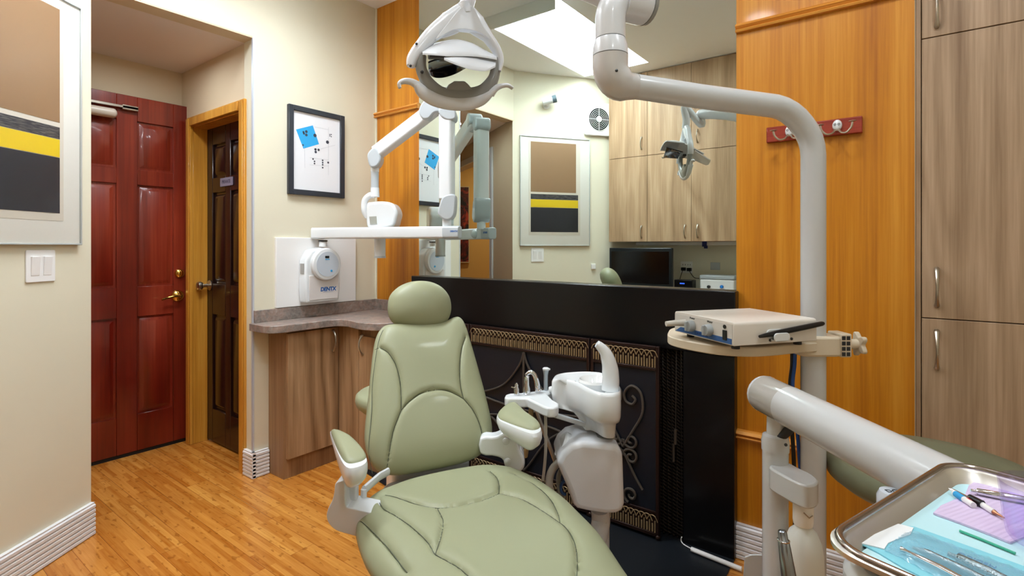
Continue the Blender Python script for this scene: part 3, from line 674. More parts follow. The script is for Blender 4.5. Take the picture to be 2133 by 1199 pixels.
m = MB(); knuckle(m, [(765, 330), (766, 318), (778, 306), (787, 312), (793, 330), (785, 346), (771, 347)], 2.84, .08); m.obj('wrist_knuckle', M_plastg, xr, bevel=.008)
m = MB(); m.cyl(D(781, 338, 2.85), D(781, 358, 2.85), .024, .022); m.obj('wrist', M_plast, xr); m = MB(); m.cyl(D(781, 391, 2.85), D(781, 410, 2.85), .023, .025); m.obj('wrist_collar', M_plast, xr)
m = MB(); m.cyl(D(781, 357, 2.85), D(781, 392, 2.85), .021); m.obj('wrist_sleeve', M_plastg, xr)
m = MB(); m.tube(spline([D(781, 406, 2.85), D(770, 407, 2.85), D(760, 418, 2.85), D(759, 438, 2.85), D(766, 452, 2.86)], 6), .017, 12); m.obj('yoke', M_plast, xr)
m = MB(); slab(m, [(763, 425), (775, 420), (800, 419), (818, 424), (827, 440), (825, 455), (815, 474), (770, 476), (762, 455)], 2.80, .15, curve=4); hd = m.obj('tube_head', M_plast, xr, bevel=.03, seg=4)
m = MB(); slab(m, [(769, 451), (784, 450), (785, 466), (771, 467)], 2.797, .004); m.obj('rating_label', mat('label_grey2', '9f9f94', .5), hd)
m = MB(); m.cyl(D(791.5, 470, 2.87), D(791.5, 536, 2.87), .031, .030); m.obj('collimator_cone', M_plast, xr); m = MB(); m.cyl(D(791.5, 533, 2.87), D(791.5, 537, 2.87), .032); m.obj('cone_rim', M_plastg, xr)

# ---------------- counter and base cabinets in the corner
ct = thing('countertop', (-2.45, 1.75, .743), 'mottled brown stone-look corner worktop with backsplash, under the x-ray machine', 'countertop')
pts = [(X0, 2.087), (X0, 1.30)] + [tuple(p[:2]) for p in spline([(-2.53, 1.30), (-2.47, 1.312), (-2.438, 1.36), (-2.43, 1.45), (-2.428, 1.58), (-2.415, 1.645), (-2.37, 1.672), (-2.31, 1.668), (-2.22, 1.655), (-2.14, 1.675), (-2.085, 1.73), (-2.05, 1.82)], 5)] + [(-2.05, 2.0), (-2.27, 2.0), (-2.27, 2.087)]
m = MB(); m.prism(pts, .743, .78); m.obj('worktop', M_stone, ct, bevel=.003)
m = MB(); m.prism([(X0, 1.322), (X0+.016, 1.322), (X0+.016, 2.07), (-2.262, 2.07), (-2.262, 2.086), (X0, 2.086)], .78, .843); m.obj('backsplash', M_stone, ct, bevel=.002)
def pull(m, p, up, out, L=.11):
    """bowed cabinet pull with flattened ends"""
    p = V(p); u = V(up); o_ = V(out)
    pts = [p-u*L/2, p-u*(L/2-.004)+o_*.008, p-u*L*.25+o_*.022, p+o_*.027, p+u*L*.25+o_*.022, p+u*(L/2-.004)+o_*.008, p+u*L/2]
    return m.tube(spline(pts, 4), [.007, .0075, .0075, .006, .005, .0045, .0042, .004, .0042, .0045, .005, .006, .0075, .0075, .007], 8)
bc = thing('base_cabinet', (-2.56, 1.55, 0), 'low walnut-look base cabinet with one door, under the counter by the cream wall', 'cabinet')
m = MB(); m.box((X0+.002, 1.4, 0), (-2.49, 1.705, .742)); m.obj('carcass', M_lamd, bc, bevel=.001)
m = MB(); m.box((-2.49, 1.412, .1), (-2.47, 1.702, .73)); d_ = m.obj('door', M_lam2, bc, bevel=.0015); m = MB(); pull(m, (-2.47, 1.668, .66), (0, 0, 1), (1, 0, 0)); m.obj('handle', M_nickel, d_)
bc = thing('base_cabinet', (-2.28, 1.9, 0), 'walnut-look base cabinet in the corner behind the chair, facing the room', 'cabinet')
m = MB(); m.box((X0+.002, 1.725, 0), (-2.275, 2.086, .742)); m.box((-2.275, 1.725, 0), (-2.08, 1.99, .742)); m.obj('carcass', M_lamd, bc)
m = MB(); m.box((-2.485, 1.706, .02), (-2.3, 1.725, .742)); m.obj('filler_panel', M_lam2, bc, bevel=.001)
m = MB(); m.box((-2.296, 1.706, .1), (-2.085, 1.725, .7)); d_ = m.obj('door', M_lam2, bc, bevel=.0015); m = MB(); pull(m, (-2.262, 1.706, .655), (0, 0, 1), (0, -1, 0), .1); m.obj('handle', M_nickel, d_)

# ---------------- tall cabinet at right
tc = thing('tall_cabinet', (.45, 2.25, 0), 'floor-to-ceiling walnut-look cabinet at right with stacked doors', 'cabinet')
m = MB(); m.box((.022, 2.112, 0), (1.0, 2.46, CH-.002)); m.obj('carcass', M_lamd, tc); m = MB(); m.box((.0195, 2.094, 0), (.032, 2.112, CH-.002)); m.obj('filler_strip', M_lam, tc, bevel=.001)
for (xa, xb, hx) in ((.0345, .5165, .071), (.5195, 1.0, .96)):
    for za, zb, hz in ((.1, .940, .846), (.943, 1.816, 1.039), (1.819, CH-.006, 1.905)):
        m = MB(); m.box((xa, 2.093, za), (xb, 2.112, zb)); d_ = m.obj('door', M_lam, tc, bevel=.0012); m = MB(); pull(m, (hx, 2.093, hz), (0, 0, 1), (0, -1, 0), .115); m.obj('handle', M_nickel, d_)

# ---------------- coat rack
rk = thing('coat_rack', (-.265, 2.08, 1.54), 'red wooden coat rack with two white double hooks on the oak panel', 'coat rack')
m = MB(); m.box((-.41, 2.069, 1.541), (-.12, 2.087, 1.596)); m.obj('board', M_rack, rk, bevel=.003)
for x in (-.333, -.19):
    H = MB(); H.ball((x, 2.062, 1.572), (.0145, .01, .019)); hk = H.obj('hook', M_plast, rk)
    for s_ in (-1, 1):
        m = MB(); m.tube(spline([(x+s_*.005, 2.058, 1.56), (x+s_*.012, 2.045, 1.545), (x+s_*.028, 2.035, 1.541), (x+s_*.042, 2.03, 1.555), (x+s_*.046, 2.028, 1.572)], 5), .0034, 8)
        m.lathe([(.004, -.002), (.0115, 0), (.0115, .0015), (.004, .003)], T(x+s_*.046, 2.028, 1.573), 16); m.obj('prong', M_nickel, hk)
    m = MB()
    for s_ in (-1, 1): m.tube([(x+s_*.0055+.003*math.cos(R(a)), 2.0525, 1.574+.003*math.sin(R(a))) for a in range(0, 360, 45)], .0009, 5, closed=True)
    m.obj('screws', M_screw, hk)
# ================================================================== DENTAL CHAIR
ax = V((-.876, .483, 0)).normalized(); sd = V((ax.y, -ax.x, 0))     # chair axis towards the head, and its right side
ch = thing('dental_chair', (-1.12, 1.12, .006), 'sage green upholstered dental chair with white armrests, in the middle of the room', 'dental chair')
def K(pts, ox, oy, k): return [(ox+x/k, oy+y/k) for x, y in pts]
def q1(*pts): return K(pts, 640, 560, 1.8757)
KC = .95
def zk(z): return EYE-(EYE-z)*KC
# seat
zs = zk(.425)
sout = q1((300,878),(390,845),(480,822),(590,800),(700,786),(800,797),(900,842),(1000,912),(1080,990),(1150,1065),(1240,1199),(1330,1340),(1380,1500)) + [(1330,1420),(1180,1490),(1000,1480),(880,1400)] + q1((330,1300),(255,1199),(215,1130),(192,1050),(196,990),(222,930),(262,895))
o0 = ZP(905, 1100, zs); MSt = frame(o0, sd, ax); Mi = MSt.inverted()
def toS(p, z): q = Mi @ ZP(p[0], p[1], z); return (q.x, q.y)
seams = [q1((278,888),(300,930),(350,965),(420,1020),(470,1070),(500,1115),(540,1140),(590,1170),(640,1215),(720,1290)),
         q1((305,872),(350,890),(420,920),(500,938),(570,935),(650,920),(710,900),(748,882)), q1((715,788),(740,815),(750,850),(748,882)),
         q1((748,882),(830,900),(890,930),(940,960),(985,990)), q1((510,945),(530,985),(525,1040),(500,1115)),
         q1((810,797),(880,830),(940,880),(975,940),(988,990)), q1((988,990),(1020,1020),(1045,1070),(1055,1140),(1050,1230),(1030,1330))]
lat = [[toS(p, zk(.472)) for p in s_] for s_ in seams]+[[toS(p, zk(.445)) for p in q1((207,985),(250,1040),(300,1100),(340,1150),(390,1215))]]
m = MB(); cushion(m, [toS(p, zs) for p in sout], MSt, .055, .05, lat, sw=.0028, sd=.0085, nr=64, nt=260, pw=5)
so = m.obj('seat', M_green, ch, smooth=60); stitch(m, MSt @ T(0, 0, 0), lat, so, M_seam)
# backrest
Pb = D(890, 985, 1.68*KC); th_ = R(35); bu = (ax*math.sin(th_)+UP*math.cos(th_)).normalized(); bn = sd.cross(bu)
if bn.dot(FWD) > 0: bn = -bn
p0 = Pb-bn*.0
MBk = frame(p0, sd, bu, bn); Mi2 = MBk.inverted()
def toB(p, off=0): q = Mi2 @ PL(p[0], p[1], p0+bn*off, bn); return (q.x, q.y)
bout = [(806.9,988),(785,979),(768,955),(760,925),(760,890),(768,816),(775,746),(783,704),(797,682),(821,676),(873,674),(920,672),(945,662),(958,663),(969,680),(982,722),(1002.5,794.6),(1018.5,858.6),(1024.4,896),(1019,925),(1004,944),(975,960),(938.6,970.5),(880,982),(837,989)]
bse = [q1((270,300),(290,300),(320,325),(350,380),(365,450),(368,520),(368,550)), q1((368,550),(352,590),(335,640),(322,720),(313,806)),
       q1((622,258),(605,310),(597,380),(600,450),(612,505)), q1((612,505),(650,550),(680,610),(695,670)), q1((368,550),(400,515),(450,482),(510,470),(560,478),(612,505)),
       q1((300,225),(285,262),(270,340),(258,450),(255,560),(245,690),(262,785))]
bsl = [[toB(p, .045) for p in s_] for s_ in bse]; m = MB(); cushion(m, [toB(p, 0) for p in bout], MBk, .05, .045, bsl, sw=.0026, sd=.008, nr=60, nt=240, pw=5)
so = m.obj('backrest', M_green, ch, smooth=60); stitch(m, MBk, bsl, so, M_seam)
m = MB(); slabp = [toB(p, 0) for p in [(800,960),(790,800),(810,700),(940,690),(975,800),(985,940),(880,965)]]
m.prism(slabp, -.075, -.03, MBk); m.obj('back_shell', M_plast, ch, bevel=.012)
# headrest
hp = D(873, 634, 1.905); thh = R(24); hu = (ax*math.sin(thh)+UP*math.cos(thh)).normalized(); hn = -sd.cross(hu)
if hn.dot(FWD) > 0: hn = -hn
MH = frame(hp, sd, hu, hn); Mi3 = MH.inverted()
def toH(p): q = Mi3 @ PL(p[0], p[1], hp, hn); return (q.x, q.y)
hout = [(807.5,640),(812,616),(828,599),(850,589),(873,586),(898,589),(920,600),(935,619),(939.5,642),(935,662),(922,677),(900,684),(876,686),(848,683),(824,674),(812,661)]
m = MB(); cushion(m, [toH(p) for p in hout], MH, .058, .05, [], nr=30, nt=120, pw=2.3); m.obj('headrest', M_green, ch, smooth=60)
m = MB(); a = hp-hu*.03-hn*.05; m.tube([a, a-hu*.12-hn*.01], .016, 10); m.obj('headrest_bar', M_chrome, ch); m = MB(); m.ball(tuple(hp-hu*.055-hn*.075), (.022, .022, .022)); m.cyl(hp-hu*.05-hn*.03, hp-hu*.055-hn*.075, .014); m.obj('headrest_knob', M_plast, ch)
# armrests
def arm(pad, shell, zp, zsh, nm):
    c0 = ZP(sum(p[0] for p in pad)/len(pad), sum(p[1] for p in pad)/len(pad), zp); Mz = frame(c0, (1, 0, 0), (0, 1, 0)); P = [Mz.inverted() @ ZP(p[0], p[1], zp) for p in pad]
    pts = [(p.x, p.y) for p in P]
    m = MB(); sp_ = [(p.x, p.y) for p in spline(pts, 5, True)]; n = len(sp_)
    dr_ = -V(((c0-EYEP).x, (c0-EYEP).y, 0)).normalized(); ts = [p[0]*dr_.x+p[1]*dr_.y for p in sp_]; lo, hi = min(ts), max(ts)
    rings = []
    for sc_, z in ((1.0, .002), (1.05, -.004), (1.05, -.014), (.98, -.026), (.82, -.036), (.5, -.042)):
        rings.append([(x*sc_+dr_.x*.026*((x*dr_.x+y*dr_.y-lo)/(hi-lo))**2, y*sc_+dr_.y*.026*((x*dr_.x+y*dr_.y-lo)/(hi-lo))**2, z*(.45+1.0*(x*dr_.x+y*dr_.y-lo)/(hi-lo))) for x, y in sp_])
    m.loft(rings, M=Mz); ar_ = m.obj('armrest', M_plast, ch, bevel=.004, smooth=50)
    m = MB(); cushion(m, pts, Mz, .018, .004, [], nr=16, nt=80, pw=3.5); m.obj('arm_pad', M_green, ar_, smooth=60)
    return c0
arm([(689.5,899),(700,898.5),(714,904),(730,913),(746,928),(757,941),(763.5,953),(757,961),(741,966.5),(726,967.5),(715,960),(703,939),(693,914)], None, zk(.61), 0, 'l')
arm([(1037,863),(1046,852),(1060,842),(1072,841),(1082,849),(1095,862),(1110,873),(1123,883),(1125,893),(1109,898),(1082.5,891),(1056,881),(1040,873)], None, zk(.61), 0, 'r')
nS = -ax
m = MB(); slab(m, [(713, 985), (741, 996), (741, 1052), (731, 1058), (714, 1056)], 1.42*KC, .03); m.obj('arm_post', M_lampw, ch, bevel=.004)
m = MB(); slab(m, [(698.5,1007),(708,1002),(717,1003),(718,1030),(720,1054),(730,1058),(752,1063),(790,1075),(800,1110),(770,1121),(748,1118),(725,1112),(700,1104),(685,1090),(680,1074),(684,1058),(692,1042),(696,1025)], 1.38*KC, .07, curve=3); m.obj('arm_bracket', M_lampw, ch, bevel=.012, seg=3)
m = MB(); slab(m, [(1000,912),(1025,910),(1037,907),(1050,900),(1062,899),(1070,905),(1078,925),(1084,940),(1090,950),(1092,965),(1087,978),(1076,986),(1060,984),(1051,970),(1046,956),(1025,950),(1000,946)], 1.74*KC, .05, curve=2); br = m.obj('arm_bracket', M_plast, ch, bevel=.008, seg=3)
m = MB(); slab(m, [(1072,960),(1082,934),(1090,945),(1093,965),(1088,978),(1078,985),(1070,983)], 1.76*KC, .07, curve=3); m.obj('arm_hinge', M_lampw, br, bevel=.006)
for px, py in ((1054, 918), (1057, 960)):
    p = D(px, py, 1.738*KC); m = MB(); m.lathe([(.011, 0), (.011, .004), (.008, .006)], axis_frame(p, -FWD), 20); m.obj('hinge_cap', M_lampw, br)
# mechanism below the back
m = MB(); m.tube([D(808, 982, 1.60*KC), D(790, 992, 1.55*KC), D(758, 1020, 1.45*KC)], .012, 10, flat=.6); m.tube([D(758, 1018, 1.45*KC), D(757, 1045, 1.45*KC)], .008, 8); m.obj('recline_lever', M_lampw, ch)
c = ZP(905, 1010, zk(.36))
m = MB(); M = frame(c+ax*-.28, sd, ax); m.prism(rrect(.34, .60, .05), -.05, .03, M); m.obj('seat_frame', M_lampg, ch, bevel=.01)
m = MB(); M = frame(c, sd, ax); m.prism(rrect(.26, .12, .02), -.04, .05, M @ T(0, .08, 0)); m.obj('back_hinge', M_lampw, ch, bevel=.008)
for s_ in (-1, 1):
    a = c+sd*.09*s_+ax*.06; b = p0+bu*.12-bn*.06+sd*.09*s_; m = MB(); m.tube([a, b], .014, 10); m.obj('back_strut', M_chrome, ch)
m = MB(); M = frame(V((c.x, c.y, 0))-ax*.30, sd, ax); m.prism(rrect(.20, .30, .05), .05, .33, M); m.obj('pedestal', M_lampw, ch, bevel=.02)
m = MB(); m.prism(rrect(.36, .62, .09), .006, .05, M); m.obj('base_plate', M_lampw, ch, bevel=.015)

# ================================================================== CUSPIDOR UNIT
cu = thing('cuspidor_unit', (-.86, 1.6, .006), 'white dental cuspidor with curved spout and rounded body, beside the chair', 'cuspidor')
rim = [(1153,788),(1157,780),(1167,776),(1183,774),(1216,772.5),(1250,775),(1272,786),(1288,800),(1293,810),(1288,817),(1270,819),(1244,816.5),(1222,807.5),(1203,797),(1179,790),(1163,790)]
zr = .722; c0 = ZP(1238, 795, zr); Mc = frame(c0, (1, 0, 0), (0, 1, 0)); Pr = [Mc.inverted() @ ZP(x, y, zr) for x, y in rim]; rp = resample(spline([(p.x, p.y) for p in Pr], 6, True), 72)
def sc(rp, k, dx=0, dy=0): return [V((p.x*k+dx, p.y*k+dy, 0)) for p in rp]
def ring_(rp, z): return [(p.x, p.y, z) for p in rp]
Rt = RIGHT
def shift(k, dz, toward): c_ = Rt*.052; return [V((c_.x+(p.x-c_.x)*k, c_.y+(p.y-c_.y)*k, dz)) for p in rp]
m = MB(); m.loft([shift(.30, -.050, 0), shift(.55, -.040, 0), shift(.80, -.016, 0), shift(.90, -.004, 0), shift(.95, 0, 0), shift(1.0, -.003, 0), shift(1.035, -.012, 0), shift(1.045, -.05, 0), shift(1.03, -.085, 0), shift(.96, -.10, 0), shift(.70, -.108, 0), shift(.58, -.125, 0), shift(.52, -.15, 0), shift(.46, -.165, 0)])
m = MB(); m.loft([shift(k, z, 0) for k, z in ((.30, -.050), (.55, -.040), (.80, -.016), (.90, -.004), (.95, 0), (1.0, -.003), (1.03, -.012), (1.035, -.05), (1.01, -.082), (.93, -.096), (.66, -.106), (.56, -.125), (.50, -.15), (.44, -.163))], M=Mc)
m.obj('bowl_housing', M_plast, cu, smooth=50)
bc_ = ZP(1240, 797, .715); m = MB(); m.lathe([(.004, -.03), (.03, -.03), (.05, -.015), (.056, .006), (.052, .014), (.045, .006), (.03, -.015), (.004, -.02)], axis_frame(bc_, UP), 40); m.obj('bowl', mat('clear_bowl', 'f2f4f4', .08, coat=.8), cu)
m = MB(); m.tube(spline([D(1271, 812, 1.66), D(1272, 790, 1.66), D(1270, 762, 1.66), D(1262, 736, 1.66), D(1250, 721, 1.66), D(1243, 716, 1.66)], 8), [.0275, .0275, .026, .022, .017, .0135, .011], 22); m.obj('spout', M_plast, cu, smooth=60)
m = MB(); m.cyl(D(1260, 926, 1.72), D(1260, 905, 1.72), .034); m.obj('neck_ring', M_lampg, cu)
nb = FWD
m = MB(); slab(m, [(1188,927),(1212,920),(1250,924),(1285,928),(1297,938),(1299,960),(1302,1050),(1298,1066),(1284,1071),(1263,1072),(1230,1067),(1203,1061),(1194,1052),(1186,1025),(1160,965),(1170,944)], 1.64, .18); m.obj('body_cover', M_lampw, cu, bevel=.017, seg=4, smooth=50)
m = MB(); p = D(1170, 930, 1.72); m.lathe([(.045, 0), (.045, .014), (.038, .02)], axis_frame(p+RIGHT*.012, -RIGHT-UP*-.5), 28); m.obj('side_cap', M_plast, cu)
m = MB(); m.tube(spline([D(1250, 1060, 1.75), D(1251, 1090, 1.75), D(1240, 1130, 1.68), D(1215, 1165, 1.55), D(1180, 1190, 1.45)], 6), .031, 16); m.obj('support_arm', M_lampw, cu, smooth=60)
p = D(1251, 1080, 1.78); m = MB(); m.cyl((p.x, p.y, .006), (p.x, p.y, .26), .03); m.cyl((p.x, p.y, .006), (p.x, p.y, .02), .08); m.obj('foot', M_lampw, cu)
# assistant's instrument holder on its arm
m = MB(); top = [(1051,826),(1053,821),(1062,818.5),(1090,817),(1120,813),(1137,810.5),(1151,809.5),(1156,815),(1140,820),(1152,832),(1164,839),(1163,845),(1155,849),(1142,849),(1130,845),(1110,835),(1098,829),(1075,829),(1056,829)]
zt = .662; P = [ZP(x, y, zt) for x, y in top]; m.prism([(p.x, p.y) for p in P], zt-.032, zt); ah = m.obj('instrument_holder', M_plast, cu, bevel=.006, seg=3)
m = MB(); beam(m, D(1133, 857, 1.66), D(1215, 882, 1.72), .028, .014, .003); m.obj('holder_link', M_plastg, cu)
m = MB(); m.tube([D(1146, 812, 1.80), D(1200, 800, 1.76)], .012, 10); m.obj('holder_arm', M_plast, cu)
def hose(pts, r, mt, lab, nm='hose', cat_='hose'):
    m = MB(); m.tube(spline([D(*p) for p in pts], 7), r, 10); return m.obj(nm, mt, cu, smooth=60)
hose([(1107, 838, 1.79), (1105, 870, 1.79), (1100, 915, 1.78), (1094, 950, 1.8)], .0085, M_hose, '')
hose([(1136, 850, 1.70), (1137, 900, 1.70), (1136, 950, 1.72), (1131, 1000, 1.74)], .005, M_greyhose, '')
hose([(1115, 845, 1.76), (1130, 890, 1.78), (1145, 930, 1.78), (1158, 965, 1.78)], .007, M_nickel, '')
hose([(1170, 958, 1.74), (1152, 975, 1.74), (1144, 1000, 1.74), (1148, 1030, 1.74), (1160, 1050, 1.74)], .013, M_greyhose, '')
hose([(1178, 962, 1.76), (1164, 990, 1.76), (1166, 1020, 1.76), (1180, 1060, 1.76), (1196, 1085, 1.76)], .008, mat('dark_grey_hose', '8f8f86', .5), '')  # second hose in a darker grey
hose([(1176, 1000, 1.75), (1169, 1010, 1.75), (1170, 1024, 1.75), (1178, 1030, 1.75)], .005, M_bluep, '')
hose([(1103, 872, 1.80), (1112, 882, 1.80), (1107, 868, 1.80), (1118, 876, 1.80), (1113, 888, 1.80)], .005, mat('brown_cord', '5a4636', .6), '')
# hand instruments standing in the holder
zt2 = zt+.001
p = ZP(1076, 822, zt2); m = MB(); m.lathe([(.009, 0), (.0095, .02), (.006, .028), (.0065, .034), (.003, .04)], T(*p), 16); it = thing('saliva_valve', p, 'short chrome saliva valve, leftmost on the white instrument holder', 'dental instrument', 'instruments on the cuspidor holder')
m.obj('body', M_chrome, it); m = MB(); m.tube([p+V((0, 0, .022)), p-RIGHT*.018+V((0, 0, .027))], .002, 6); m.obj('lever', M_nickel, it)
p = ZP(1097, 820, zt2); it = thing('suction_valve', p, 'upright chrome suction valve with open tip, second on the white holder', 'dental instrument', 'instruments on the cuspidor holder')
m = MB(); m.lathe([(.012, 0), (.0125, .018), (.009, .03), (.0085, .055), (.0095, .06), (.006, .0601)], T(*p), 18); m.obj('body', M_chrome, it); m = MB(); m.tube(spline([p+V((0, 0, .004))-RIGHT*.013, p-FWD*.014+V((0, 0, .001)), p+V((0, 0, .006))+RIGHT*.013], 5), .0018, 6); m.obj('clip', M_chrome, it)
p = ZP(1117, 817, zt2); it = thing('air_water_syringe', p, 'curved chrome air-water syringe bending over the white holder', 'dental instrument', 'instruments on the cuspidor holder')
q = ZP(1120, 816, zt2); m = MB(); m.tube(spline([q, q+V((0, 0, .03))-RIGHT*.002, q+V((0, 0, .06))-RIGHT*.012, q+V((0, 0, .068))-RIGHT*.026, q+V((0, 0, .058))-RIGHT*.042], 6), [.010, .010, .0085, .008, .0075, .005], 14); m.obj('body', M_chrome, it)
m = MB(); m.tube(spline([q-RIGHT*.006-FWD*.012+V((0, 0, .02)), q+RIGHT*.004-FWD*.015+V((0, 0, .008)), q+RIGHT*.012-FWD*.012+V((0, 0, .012))], 5), .003, 8); m.obj('trigger', M_chrome, it)
p = ZP(1137, 812, zt2); it = thing('suction_handpiece', p, 'tall straight grey suction handpiece at the right end of the white holder', 'dental instrument', 'instruments on the cuspidor holder')
m = MB(); m.lathe([(.0075, 0), (.0075, .05), (.009, .062), (.011, .07), (.010, .074)], T(*p), 16); m.obj('body', mat('grey_handpiece', 'a4adb2', .3, .5), it); m = MB(); m.lathe([(.0115, .071), (.012, .076), (.008, .079)], T(*p), 16); m.ball(tuple(p+V((0, 0, .073))+RIGHT*.012), .004); m.obj('cap', M_plast, it)
# ================================================================== DENTAL LIGHT ON ITS POST
dl = thing('dental_light', (-.206, 1.6, 0), 'white post-mounted dental light with bent overhead arm and open reflector head', 'dental light')
pp = D(1694, 400, 1.40); px_, py_ = pp.x, pp.y
EL = D(1284, 178, 1.30); zA = EL.z
aB = V((px_, py_, zA-.02)); 
dh_ = (V((EL.x, EL.y, 0))-V((px_, py_, 0))); Lh = dh_.length; dh_.normalize(); rb = .115
arcp = [aB+V((0, 0, .0))]
zB = zA-.042; pts = [V((px_, py_, .03)), V((px_, py_, .6)), V((px_, py_, 1.1)), V((px_, py_, zB-rb))]
for k in range(1, 9):
    a = R(90*k/8); pts.append(V((px_, py_, zB-rb))+dh_*(rb-rb*math.cos(a))+UP*(rb*math.sin(a)+.012*max(0, k-4)/4))
Eh = V((EL.x, EL.y, zA)); pole = pts
ml = MB(); ml.tube(pts[:4]+pts[4:5], .0305, 28); 
m = MB(); m.tube(pts+[pts[-1].lerp(Eh, .5), Eh-dh_*.05], .0305, 28); m.obj('post', M_enam, dl, smooth=60)
re = .046; a0 = Eh-dh_*.03
ep = [a0-dh_*.02] + [Eh-dh_*0.03+dh_*(re*math.sin(R(90*k/8)))+UP*(re-re*math.cos(R(90*k/8))) for k in range(0, 9)]
top_ = ep[-1]; zt_ = D(1276, 95, 1.30).z
ep2 = ep+[V((top_.x, top_.y, zA+.07))]
m = MB(); m.tube(ep2, [.031, .034, .039, .042, .043, .0435, .0435, .0435, .0435, .0435, .044], 28); m.obj('elbow', M_enam2, dl, smooth=60)
m = MB(); m.tube([V((top_.x, top_.y, zA+.072)), V((top_.x, top_.y, zA+.094)), V((top_.x, top_.y, zA+.112))], [.044, .0425, .037], 28); m.obj('collar', M_lampw, dl, smooth=60)
j0 = V((top_.x, top_.y, zA+.114)); jr = RIGHT*.9+FWD*.42; jr.normalize(); zc = zA+.215
jp = [j0, V((j0.x, j0.y, zc-.05))]+[V((j0.x, j0.y, zc-.05))+jr*(.05-.05*math.cos(R(90*k/6)))+UP*.05*math.sin(R(90*k/6)) for k in range(1, 7)]
m = MB(); m.tube(jp, .037, 26); m.obj('joint', M_lampw, dl, smooth=60)
m = MB(); q = jp[-1]; m.cyl(q-jr*.02, q+jr*.055, .047); m.obj('joint_drum', M_lampw, dl, smooth=40, bevel=.004)
m = MB(); m.cyl(q+jr*.055, q+jr*.066, .047, .045); m.obj('drum_cap', M_lampg, dl)
sc1 = D(1284, 147, 1.30-.044); m = MB(); m.ball(tuple(sc1), (.004, .004, .004)); m.obj('screw', M_screw, dl)
# spring arm rising to the lamp
LC = D(947, 130, 1.516)                                           # lamp centre
LE = V((LC.x+.09, LC.y-.02, 1.93)); 
m = MB(); s0 = q-jr*.005+UP*.01; m.tube(spline([s0, s0.lerp(LE, .4)+UP*.03, s0.lerp(LE, .75)+UP*.02, LE], 6), [.045, .042, .036, .031, .028], 26); m.ball(tuple(LE), .029); m.obj('spring_arm', M_lampw, dl, smooth=60)
U_ = V((.54, .84, 0)).normalized(); N_ = V((.84, -.54, 0)).normalized()
def LQ(px, py, o=0): return PL(px, py, LC+N_*o, N_)
def lring(m, pts, o, w_, th, n=6, closed=False):
    """flat bar following pts (pixel, half-width) in the lamp plane"""
    P = spline([tuple(LQ(x, y, o)) for x, y in pts], n, closed); k = len(P); rr = w_ if not isinstance(w_, (list, tuple)) else w_
    rings = []
    for i, p in enumerate(P):
        a = P[(i-1) % k] if closed else P[max(0, i-1)]; b = P[(i+1) % k] if closed else P[min(k-1, i+1)]
        t_ = (b-a).normalized(); s_ = t_.cross(N_).normalized(); f = i/(k-1)*(len(rr)-1) if isinstance(rr, (list, tuple)) else 0
        ww = (rr[int(f)]*(1-f+int(f))+rr[min(len(rr)-1, int(f)+1)]*(f-int(f))) if isinstance(rr, (list, tuple)) else rr
        rings.append([p+s_*(ww*math.cos(q_))+N_*(th*math.sin(q_)) for q_ in [2*math.pi*j/16 for j in range(16)]])
    return m.loft(rings, closed=closed)
# neck from the spring arm down to the yoke
m = MB(); m.tube(spline([LE-UP*.005, LE-UP*.06, LQ(985, -55, -.01), LQ(978, -10, 0), LQ(968, 22, 0)], 6), [.019, .019, .02, .021, .022], 18); m.obj('neck', M_lampw, dl, smooth=60)
m = MB(); pcap = [LQ(*p, .012) for p in ((960, 12), (978, 14), (990, 21), (984, 32), (966, 30), (957, 22))]; 
lring(m, [(968, 6), (970, 18), (972, 28)], .006, [.020, .022, .016], .017, 4); m.obj('neck_plate', M_lampw, dl, smooth=60)
# yoke: two limbs from the neck round the head
m = MB(); lring(m, [(967, 22), (938, 48), (905, 68), (876, 98), (860, 122), (856, 138)], 0, [.026, .034, .023, .018, .017, .012], .017)
lring(m, [(972, 24), (990, 50), (1016, 78), (1036, 108), (1041, 130), (1038, 150)], 0, [.026, .034, .018, .013, .011, .006], .017)
yk = m.obj('yoke', M_lampw, dl, smooth=60)
m = MB(); slab(m, [(958,18),(975,12),(988,18),(1003,48),(1020,80),(1008,72),(990,64),(968,60),(944,62),(918,76),(908,80),(930,52)], 1.505, .026, n=-N_, curve=3); m.obj('yoke_bridge', M_lampw, yk, bevel=.007, seg=3)
for p in ((939.5, 58), (995, 64), (867.5, 91), (855, 137)): m = MB(); m.ball(tuple(LQ(*p, .0165)), (.0038, .0038, .0038)); m.obj('screw', M_screw, yk)
# grey ring frame
m = MB(); lring(m, [(878, 116), (877, 142), (890, 170), (915, 194), (945, 204), (980, 203), (1008, 190), (1027, 165), (1032, 140), (1030, 122)], .0, [.014, .016, .018, .022, .030, .030, .022, .017, .014, .010], .014); m.obj('ring_frame', M_lampg, dl, smooth=60)
m = MB(); slab_pts = [LQ(*p, -.004) for p in ((922, 192), (933, 178), (945, 171), (966, 171), (974, 178), (985, 192), (975, 205), (935, 205))]
Mq = frame(LQ(950, 190), U_, UP, N_); m.prism([tuple((Mq.inverted() @ p)[:2]) for p in slab_pts], -.012, .010, Mq); m.obj('bulb_guard', M_lampg, dl, bevel=.004)
m = MB(); m.ball(tuple(LQ(879, 150, .018)), .005); m.obj('screw', M_screw, dl)
# white lower handle crescent with hooked ends
m = MB(); lring(m, [(867, 178), (880, 192), (905, 207), (940, 216), (975, 216), (1005, 207), (1030, 188)], .006, [.008, .018, .020, .019, .019, .016, .006], .014)
lring(m, [(833, 183), (832, 174), (842, 169), (858, 171), (872, 180), (884, 192)], .006, [.004, .006, .008, .010, .013, .016], .009)
lring(m, [(1068, 184), (1058, 178), (1045, 179), (1032, 184), (1022, 194)], .006, [.004, .006, .007, .010, .014], .009); m.obj('handle', M_lampw, dl, smooth=60)
